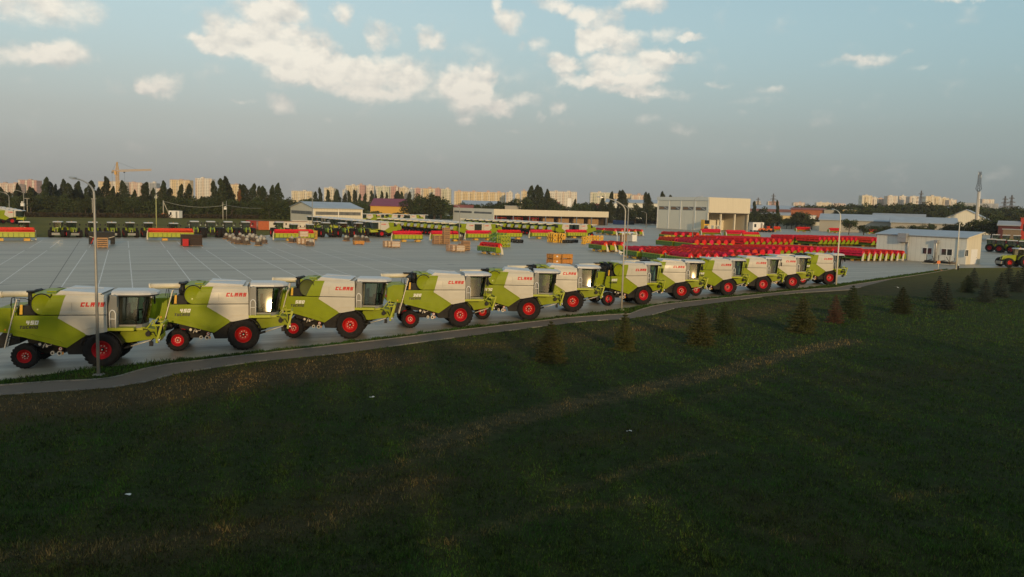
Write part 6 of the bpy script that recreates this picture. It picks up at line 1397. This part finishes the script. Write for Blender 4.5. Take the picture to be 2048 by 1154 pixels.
for i, (x, y, lb) in enumerate(((693,482,'brown casting lying left of the ochre box'),(712,481,'casting behind the left end of the ochre box'),(726,482,'casting behind the ochre box, middle'),(733,484,'casting right of the ochre box'),(583,485,'brown casting before the second red header'),(597,485,'dark casting beside the wrapped crates'),(620,492,'brown casting at the near end of the wrapped crates'))):
    put(EP, G(x, y), 20+40*i, lb, 'casting', 'loose castings')
CT = crate(1.9, 1.3, 1.35, wrap=True); C2 = crate(1.35, 1.1, .86, wrap=False)
def stackz(src, p, a, n, h, lbs, cat='crate', grp=None):
    for k in range(n): put(src, p, a, lbs[k] if isinstance(lbs, list) else '%s, %s from the bottom' % (lbs, ORD[k]), cat, grp, 1.0, .012 + k*h)
for i, (x, y) in enumerate(((872,488),(882,488),(892,488.5))): stackz(C2, G(x, y), 62, (2,2,4)[i], .90, ['crate stack left of the tall one','lowest crate stack by the middle lamp post','tallest crate stack by the middle lamp post'][i], 'crate', 'stacked crates before the headers')
for i, (x, y) in enumerate(((903,502),(911,503),(919,503.5))): put(CT, G(x, y), 62, 'low white topped crate on the yard, %s of three' % ORD[i], 'crate', 'white topped crates left of the lone header', .9)
for i, (x, y) in enumerate(((776,494),(783,494.5),(790,495))): put(CT, G(x, y), 62, 'low white topped crate below the leftmost header of the row, %s of three' % ORD[i], 'crate', 'white topped crates below the leftmost header', .9)
stackz(C2, G(931,501), 62, 2, .90, 'crate stack right of the low white topped crates', 'crate')
stackz(C2, G(925,497), 62, 1, 1.06, 'single yellowish crate behind the low white topped crates', 'crate')
for i, (x, y, z) in enumerate(((603,477,0),(612,478,0),(603,488,0),(611,489,0),(619,490,0),(607,487.5,1.37),(603,477,1.37))): put(CT, G(x, y), 64, ['far wrapped crate before the second red header','far wrapped crate nearer the lamp post','near wrapped crate of the long row, left','near wrapped crate of the long row, middle','near wrapped crate of the long row, right','upper wrapped crate of the near row','upper wrapped crate of the far pair'][i], 'crate', 'wrapped crates before the gabled shed', 1.0, .012+z)
put(crate(1.3, 1.3, 2.0, YELLOW, name='wooden_frame_crate'), G(627,479), 62, 'tall open yellow wooden frame crate by the lamp post', 'crate', None)
put(crate(1.5,1.2,1.5), G(205,496), 62, 'open wooden slatted crate beside the black track stack', 'crate', None, 1.05)
def steelbox(w, d, h):
    t = root('steel_box'); mb = MB(); mb.box(-w/2,w/2,-d/2,d/2,.12,h); mb.build('body', OCH, t, bevel=.02)
    mb = MB()
    for k in range(5): x = -w/2+.05+k*(w-.1)/4; mb.box(x-.04,x+.04,-d/2-.05,-d/2,.12,h); mb.box(x-.04,x+.04,d/2,d/2+.05,.12,h)
    mb.box(-w/2-.03,w/2+.03,-d/2-.05,d/2+.05,h,h+.06); mb.build('rim', OCH, t); mb = MB(); mb.box(-w/2+.1,-w/2+.3,-d/2,d/2,0,.119); mb.box(w/2-.3,w/2-.1,-d/2,d/2,0,.119); mb.build('skid', OCH, t)
    mb = MB(); mb.box(w/2+.005,w/2+.03,-.15,.15,h*.5,h*.8); mb.build('plate', WHITE, t); return t
SB_ = steelbox(2.1, 1.3, .72)
p = G(1107,528); u = azv(62)
stackz(SB_, p, 152, 2, .80, ['lower left ochre steel box of the stack above the combine row','upper left ochre steel box of the stack'], 'steel box', 'ochre steel boxes')
stackz(SB_, p + u*2.0 + azv(152)*.1, 62, 2, .80, ['lower right ochre steel box of the stack above the combine row','upper right ochre steel box, brightly lit'], 'steel box', 'ochre steel boxes')
put(SB_, G(717,489), 62, 'single ochre steel box before the big tractors on the right', 'steel box', 'ochre steel boxes', 1.0)
# track stacks
def trackstack(w, d, h):
    t = root('track_stack'); mb = MB(); pallet(mb, 0, 0, w+.2, d+.1); mb.build('pallet', WOODC, t); mb = MB(); n = int(w/.16)
    mb.box(-w/2,w/2,-d/2,d/2,.131,h)
    for k in range(n):
        x = -w/2 + .08 + k*w/n
        for r_ in range(4): z0 = .16+(h-.2)*r_/4; z1 = z0+(h-.2)/4; mb.beam((x-.06,-d/2-.03,z0),(x+.06,-d/2-.03,z1),.05,.06)
    mb.build('tracks', mat('brown black track rubber', (.045,.030,.022), .85, var=.25), t); return t
TS = trackstack(3.6, 1.4, 2.1); put(TS, G(383,492), 152-90, 'brown stack of rubber tracks with a chevron tread by the left red header', 'track stack')
TS2 = trackstack(1.6, 1.2, 1.9); put(TS2, G(371,489), 62, 'dark track stack tucked behind the chevron one', 'track stack')
t = root('fuel_tank', G(371,493.2), hd(152), 'red box tank in front of the dark track stack', 'tank'); mb = MB(); mb.box(-.35,.35,-.5,.5,.1,1.4); mb.build('body', RED, t, bevel=.04); mb = MB(); mb.box(-.3,-.2,-.45,.45,0,.099); mb.box(.2,.3,-.45,.45,0,.099); mb.build('foot', BLACK, t)
t = root('implement', G(204,489), hd(150), 'black folded implement standing behind the slatted crate', 'implement')
mb = MB(); mb.box(-.8,.8,-1.9,1.9,.9,2.3); mb.box(-.6,.6,-2.1,-1.5,0.1,2.1); mb.box(-.6,.6,1.4,2.1,0.1,2.2); mb.build('frame', BLACK, t, bevel=.05)
mb = MB(); mb.beam((.85,-1.8,.2),(.85,-1.3,1.4),.12,.12); mb.build('red_bar', RED, t)
for sg in (-1, 1): mb = MB(); mb.beam((.84,sg*1.0,1.2),(.84,sg*2.0,1.5),.07,.07); mb.build('strut', CREAM, t)
# green stacked frames, yellow castings, black rollers
def rackframe(m, w, d, h, n, name):
    t = root(name)
    for k in range(n):
        z0 = h*k/n; mb = MB()
        for sg in (-1, 1):
            mb.beam((-w/2,sg*d/2,z0+.1),(w/2,sg*d/2,z0+.1),.12,.14); mb.beam((-w/2,sg*d/2,z0+h/n-.1),(w/2,sg*d/2,z0+h/n-.1),.1,.1)
            for j in range(4): x = -w/2+w*j/3; mb.beam((x,sg*d/2,z0),(x,sg*d/2,z0+h/n),.12,.12); 
            for j in range(3): x = -w/2+w*j/3; mb.beam((x,sg*d/2,z0+.1),(x+w/3,sg*d/2,z0+h/n-.1),.08,.08)
        for j in range(4): x = -w/2+w*j/3; mb.beam((x,-d/2,z0+.1),(x,d/2,z0+.1),.12,.12); mb.cyl((x,0,z0+.35),(x+.35,0,z0+.35),.22,n=10)
        mb.build('tier', m, t)
    return t
put(rackframe(GREEN, 3.6, 1.6, 2.7, 3, 'stacked_frame'), G(995,489), 60, 'mid green stacked steel frames behind the lone header', 'stacked frames')
put(rackframe(LIME2, 2.2, 1.8, 2.6, 3, 'stacked_frame'), G(1007,494), 60, 'lime stacked steel frames right behind the lone header', 'stacked frames')
def yellowcast():
    t = root('yellow_casting'); mb = MB()
    for k in range(2): z0 = .05+k*1.15; mb.lathe([(.2,-.35),(.52,-.3),(.55,-.1),(.35,0),(.55,.1),(.52,.3),(.2,.35),(.2,-.35)], c=(0,0,z0+.55), axis='y', n=12)
    mb.build('hub', YELLOW, t)
    mb = MB()
    for k in range(2):
        z0 = .05+k*1.15
        for sx_ in (-1, 1): mb.beam((sx_*.55,-.35,z0),(sx_*.3,-.3,z0+1.1),.14,.14); mb.beam((sx_*.55,.35,z0),(sx_*.3,.3,z0+1.1),.14,.14)
        mb.box(-.6,.6,-.4,.4,z0-.03,z0+.08)
    mb.build('bracket', YELLOW, t); return t
YCt = yellowcast(); k_ = 0
for nm, sp_, s_ in (('before the sixth header',[(1100,484),(1105,484.5),(1110,485),(1116,484.5),(1121,485),(1127,485.5),(1103,482)],1.05),('behind the small group of three headers',[(1167,488),(1174,486),(1181,485),(1188,485),(1195,485),(1203,485)],.8),('among the headers before the grey hall',[(1331,486),(1338,486),(1345,489),(1352,489),(1361,490),(1369,491)],.9)):
    for i, (x, y) in enumerate(sp_): put(YCt, G(x, y), 60+15*(i%3), 'yellow casting %s, %s from the left' % (nm, ORD[i]), 'casting', 'yellow castings', s_)
def roller():
    t = root('track_roller'); mb = MB(); mb.cyl((-.75,0,.42),(.75,0,.42),.40,n=16); mb.build('drum', BLACK, t); mb = MB(); mb.cyl((-.8,0,.42),(-.76,0,.42),.2,n=12); mb.cyl((.76,0,.42),(.8,0,.42),.2,n=12); mb.build('axle', GREYP, t); return t
RO = roller()
for i, (x, y, nm) in enumerate(((1015,483,'black roller right of the lime frames'),(1023,484,'second black roller right of the lime frames'),(1031,485.5,'third black roller right of the lime frames'),(1040,486,'last black roller right of the lime frames'),(1131,485.8,'black roller below the yellow castings'),(1140,486,'second black roller below the yellow castings'),(1150,485.5,'third black roller below the yellow castings'))): put(RO, G(x, y), 66, nm, 'roller', 'black rollers')
put(EP, G(920,482), 10, 'dark heap with two white rounds at the foot of the middle lamp post', 'casting', 'loose castings', 1.3)
# open white canopy with boxes among the headers
b = G(1254,483); t = root('canopy', (b.x,b.y,0), hd(62), 'small white roofed stall with boxes between the curved lamp posts', 'canopy')
mb = MB(); mb.loft([[(-2.6,-1.2,2.3),(2.6,-1.2,2.3),(2.6,1.4,2.5),(-2.6,1.4,2.5)],[(-2.6,-1.2,2.38),(2.6,-1.2,2.38),(2.6,1.4,2.58),(-2.6,1.4,2.58)]]); mb.build('roof', WHITE, t)
for x in (-2.4, 2.4):
    for y in (-1.1, 1.3): mb = MB(); mb.box(x-.06,x+.06,y-.06,y+.06,0,2.3); mb.build('post', WHITE, t)
mb = MB(); mb.box(1.0,2.35,-1.0,1.0,.1,1.9); mb.build('cabinet', WHITE, t)
stackz(C2, b + azv(62+180)*1.3, 62, 2, .90, 'wooden crate under the small white canopy', 'crate')
# shipping containers
def container(Lc, m, rust=None):
    t = root('shipping_container'); w, h = 2.44, 2.59
    mb = MB(); mb.box(0,Lc,0,w,.12,h); n = int(Lc/.28)
    for k in range(n): x = .15+k*(Lc-.3)/n; mb.box(x,x+.13,-.035,0,.2,h-.15); mb.box(x,x+.13,w,w+.035,.2,h-.15)
    mb.build('walls', m, t)
    mb = MB(); mb.box(-.04,Lc+.04,-.05,w+.05,h,h+.1); mb.build('roof', mat('rusty roof', (.20,.07,.05), .8, var=.2) if rust else m, t)
    for j in range(2):
        mb = MB(); y0 = .08+j*1.15; mb.box(-.05,0,y0,y0+1.1,.2,h-.1); d_ = mb.build('door', m, t)
        for yy in (.3,.8): mb = MB(); mb.cyl((-.08,y0+yy,.25),(-.08,y0+yy,h-.15),.025,n=6); mb.build('lock_bar', STEEL, d_)
    return t
RC = mat('red container paint', (.33,.045,.02), .6, var=.15, vscale=.8); OC = mat('orange container paint', (.42,.09,.025), .6, var=.15); WC = mat('white container paint', (.55,.51,.43), .6, var=.08, vscale=.6)
p = G(492,458.5); c_ = container(6.06, RC, True); c_.location = p; c_.rotation_euler = (0,0,hd(125)); tag(c_, 'dark red shipping container at the left end of the container row', 'container', 'containers before the gabled shed')
p = G(517,460.5); c_ = container(3.0, OC, True); c_.location = p; c_.rotation_euler = (0,0,hd(60)); tag(c_, 'small orange container between the dark red and the white ones', 'container', 'containers before the gabled shed')
p = G(529,460.5); c_ = container(12.2, WC, True); c_.location = p; c_.rotation_euler = (0,0,hd(66)); tag(c_, 'white shipping container with a rusty red roof', 'container', 'containers before the gabled shed')
p = G(584,458); c_ = container(6.06, WC); c_.location = p; c_.rotation_euler = (0,0,hd(66)); tag(c_, 'second white container, right of the rusty roofed one', 'container', 'containers before the gabled shed')
# white cabin in the meadow, site trailer, orange vehicles
def cabin(w, d, h, wheels, name='site_cabin'):
    t = root(name); z0 = .7 if wheels else .15; mb = MB(); mb.box(-w/2,w/2,-d/2,d/2,z0,h); mb.build('body', WHITE, t, bevel=.05)
    mb = MB(); mb.box(-w*.38,-w*.2,-d/2-.03,-d/2,z0+(h-z0)*.4,z0+(h-z0)*.8); mb.build('window', WIN, t)
    mb = MB(); mb.box(-w/2-.08,w/2+.08,-d/2-.08,d/2+.08,h,h+.08); mb.build('roof', ROOFG, t)
    mb = MB(); mb.box(w*.2,w*.36,-d/2-.04,-d/2,z0+.05,h-.3); mb.build('door', GREYP, t)
    if wheels:
        for x in (-w*.28, w*.28):
            for y in (-d/2+.1, d/2-.1): mb = MB(); mb.cyl((x,y-.12,.4),(x,y+.12,.4),.4,n=14); mb.build('wheel', TYRE, t)
    else: mb = MB(); mb.box(-w/2+.2,w/2-.2,-d/2+.2,d/2-.2,0,.149); mb.build('base', DARKST, t)
    return t
c_ = cabin(4.8, 2.4, 3.1, False); c_.location = G(351,436.5); c_.rotation_euler = (0,0,rad(-12)); tag(c_, 'small white cabin standing in the meadow beside the braced pole', 'cabin')
c_ = cabin(6.2, 3.0, 4.3, True); c_.location = G(1512,463.5); c_.rotation_euler = (0,0,hd(68)); tag(c_, 'white cabin trailer at the right foot of the tall hall', 'trailer')
def loader():
    t = root('orange_loader'); mb = MB(); mb.box(-.5,1.6,-.8,.8,.8,1.7); mb.prism([(1.6,.8),(2.4,.7),(2.2,1.3),(1.6,1.6)], -.7,.7); mb.build('body', ORANGE, t, bevel=.05)
    mb = MB(); mb.box(-1.4,-.5,-.75,.75,1.2,2.9); mb.build('cab_glass', WIN, t); mb = MB(); mb.box(-1.5,-.4,-.8,.8,2.9,3.0); mb.build('cab_roof', DARKST, t)
    for x in (-.9, 1.3):
        for y in (-.95, .95): mb = MB(); mb.cyl((x,y-.2,.65),(x,y+.2,.65),.65,n=16); mb.build('wheel', TYRE, t)
    return t
OL = loader(); put(OL, G(1526,464), -110, 'orange loader right of the white cabin trailer', 'loader', 'orange loaders'); put(OL, G(1540,464.5), -110, 'second orange loader, left of the lime header', 'loader', 'orange loaders')
# things in the hall's open bays
b = G(1428,463) + azv(D1)*6; t = root('machine_in_hall', (b.x,b.y,0), hd(D2), 'yellow and black machine standing in the first bay of the hall', 'machine')
mb = MB(); mb.box(-1.5,1.0,-1,1,.6,1.6); mb.box(-1.2,1.8,-.8,.8,3.2,4.8); mb.build('body', BLACK, t, bevel=.05); mb = MB(); mb.box(-1.6,-1.3,-1,1,.6,5); mb.box(-1.3,1.6,-.9,.9,2.5,3.1); mb.build('frame', YELLOW, t)
b = G(1450,464) + azv(D1)*6; t = root('parts_trolley', (b.x,b.y,0), hd(D2), 'cream framed trolley in the second bay of the hall', 'trolley')
mb = MB(); mb.box(-2,2,-.8,.8,.8,1.1); mb.box(-1.9,-1.6,-.8,.8,1.1,2.6); mb.box(1.6,1.9,-.8,.8,1.1,2.6); mb.box(-1.6,1.6,-.8,-.6,2.3,2.6); mb.build('frame', CREAM, t)
for x in (-1.5, 1.5): mb = MB(); mb.cyl((x,-.8,.4),(x,.8,.4),.38,n=12); mb.build('wheel', TYRE, t)
# low blue tarpaulin and dark goods beyond the five cream ends
b = G(1240,449); t = root('tarpaulin_load', (b.x,b.y,0), hd(62), 'dark load under a blue tarpaulin left of the grey hall', 'covered load')
mb = MB(); mb.prism([(-4,0),(4,0),(4,1.8),(3.5,2.2),(-3.6,2.4),(-4,1.9)], -1.3,1.3); mb.build('tarpaulin', mat('blue tarpaulin', (.03,.06,.16), .6, var=.2), t, bevel=.1); mb = MB(); mb.box(4.1,9,-1.2,1.2,0,2.0); mb.build('dark_load', BLACK, t, bevel=.1)
# ------------------------------------------------------------------ unseen tree belt behind the viewpoint, added to shade the near lawn
rr = np.random.default_rng(77); n = 42000; X_ = rr.uniform(-220, 300, n); u_ = rr.random(n)
tp = 18.5 + .7*np.sin(X_/4.1) + .6*np.sin(X_/9.7+1) + .4*np.sin(X_/1.9); k_ = rr.random(n) < .30; tp = np.where(k_, tp + 4.5*rr.random(n)**1.6, tp - 3.0); u_ = np.where(k_, .70 + .30*rr.random(n), u_); P = np.stack([X_, -62 + rr.uniform(-9, 9, n), 2 + (tp-2)*u_], 1)
leafcloud(P, .95, rr, 'unseen_tree_belt', LEAF, None); tag(bpy.data.objects['unseen_tree_belt'], kind='stuff')
# ------------------------------------------------------------------ air
hz = MB(); hz.box(-7100, 7100, -3100, 7600, -1.0, 75); ho_ = hz.build('haze', [])
hm = bpy.data.materials.new('haze air'); hm.use_nodes = True; ht = hm.node_tree
for n in list(ht.nodes): ht.nodes.remove(n)
hv = ht.nodes.new('ShaderNodeVolumePrincipled'); hv.inputs['Color'].default_value = (.86,.88,.92,1); hv.inputs['Density'].default_value = .00009; hv.inputs['Anisotropy'].default_value = 0.0
hout = ht.nodes.new('ShaderNodeOutputMaterial'); ht.links.new(hv.outputs[0], hout.inputs['Volume']); ho_.data.materials.append(hm); tag(ho_, kind='stuff')
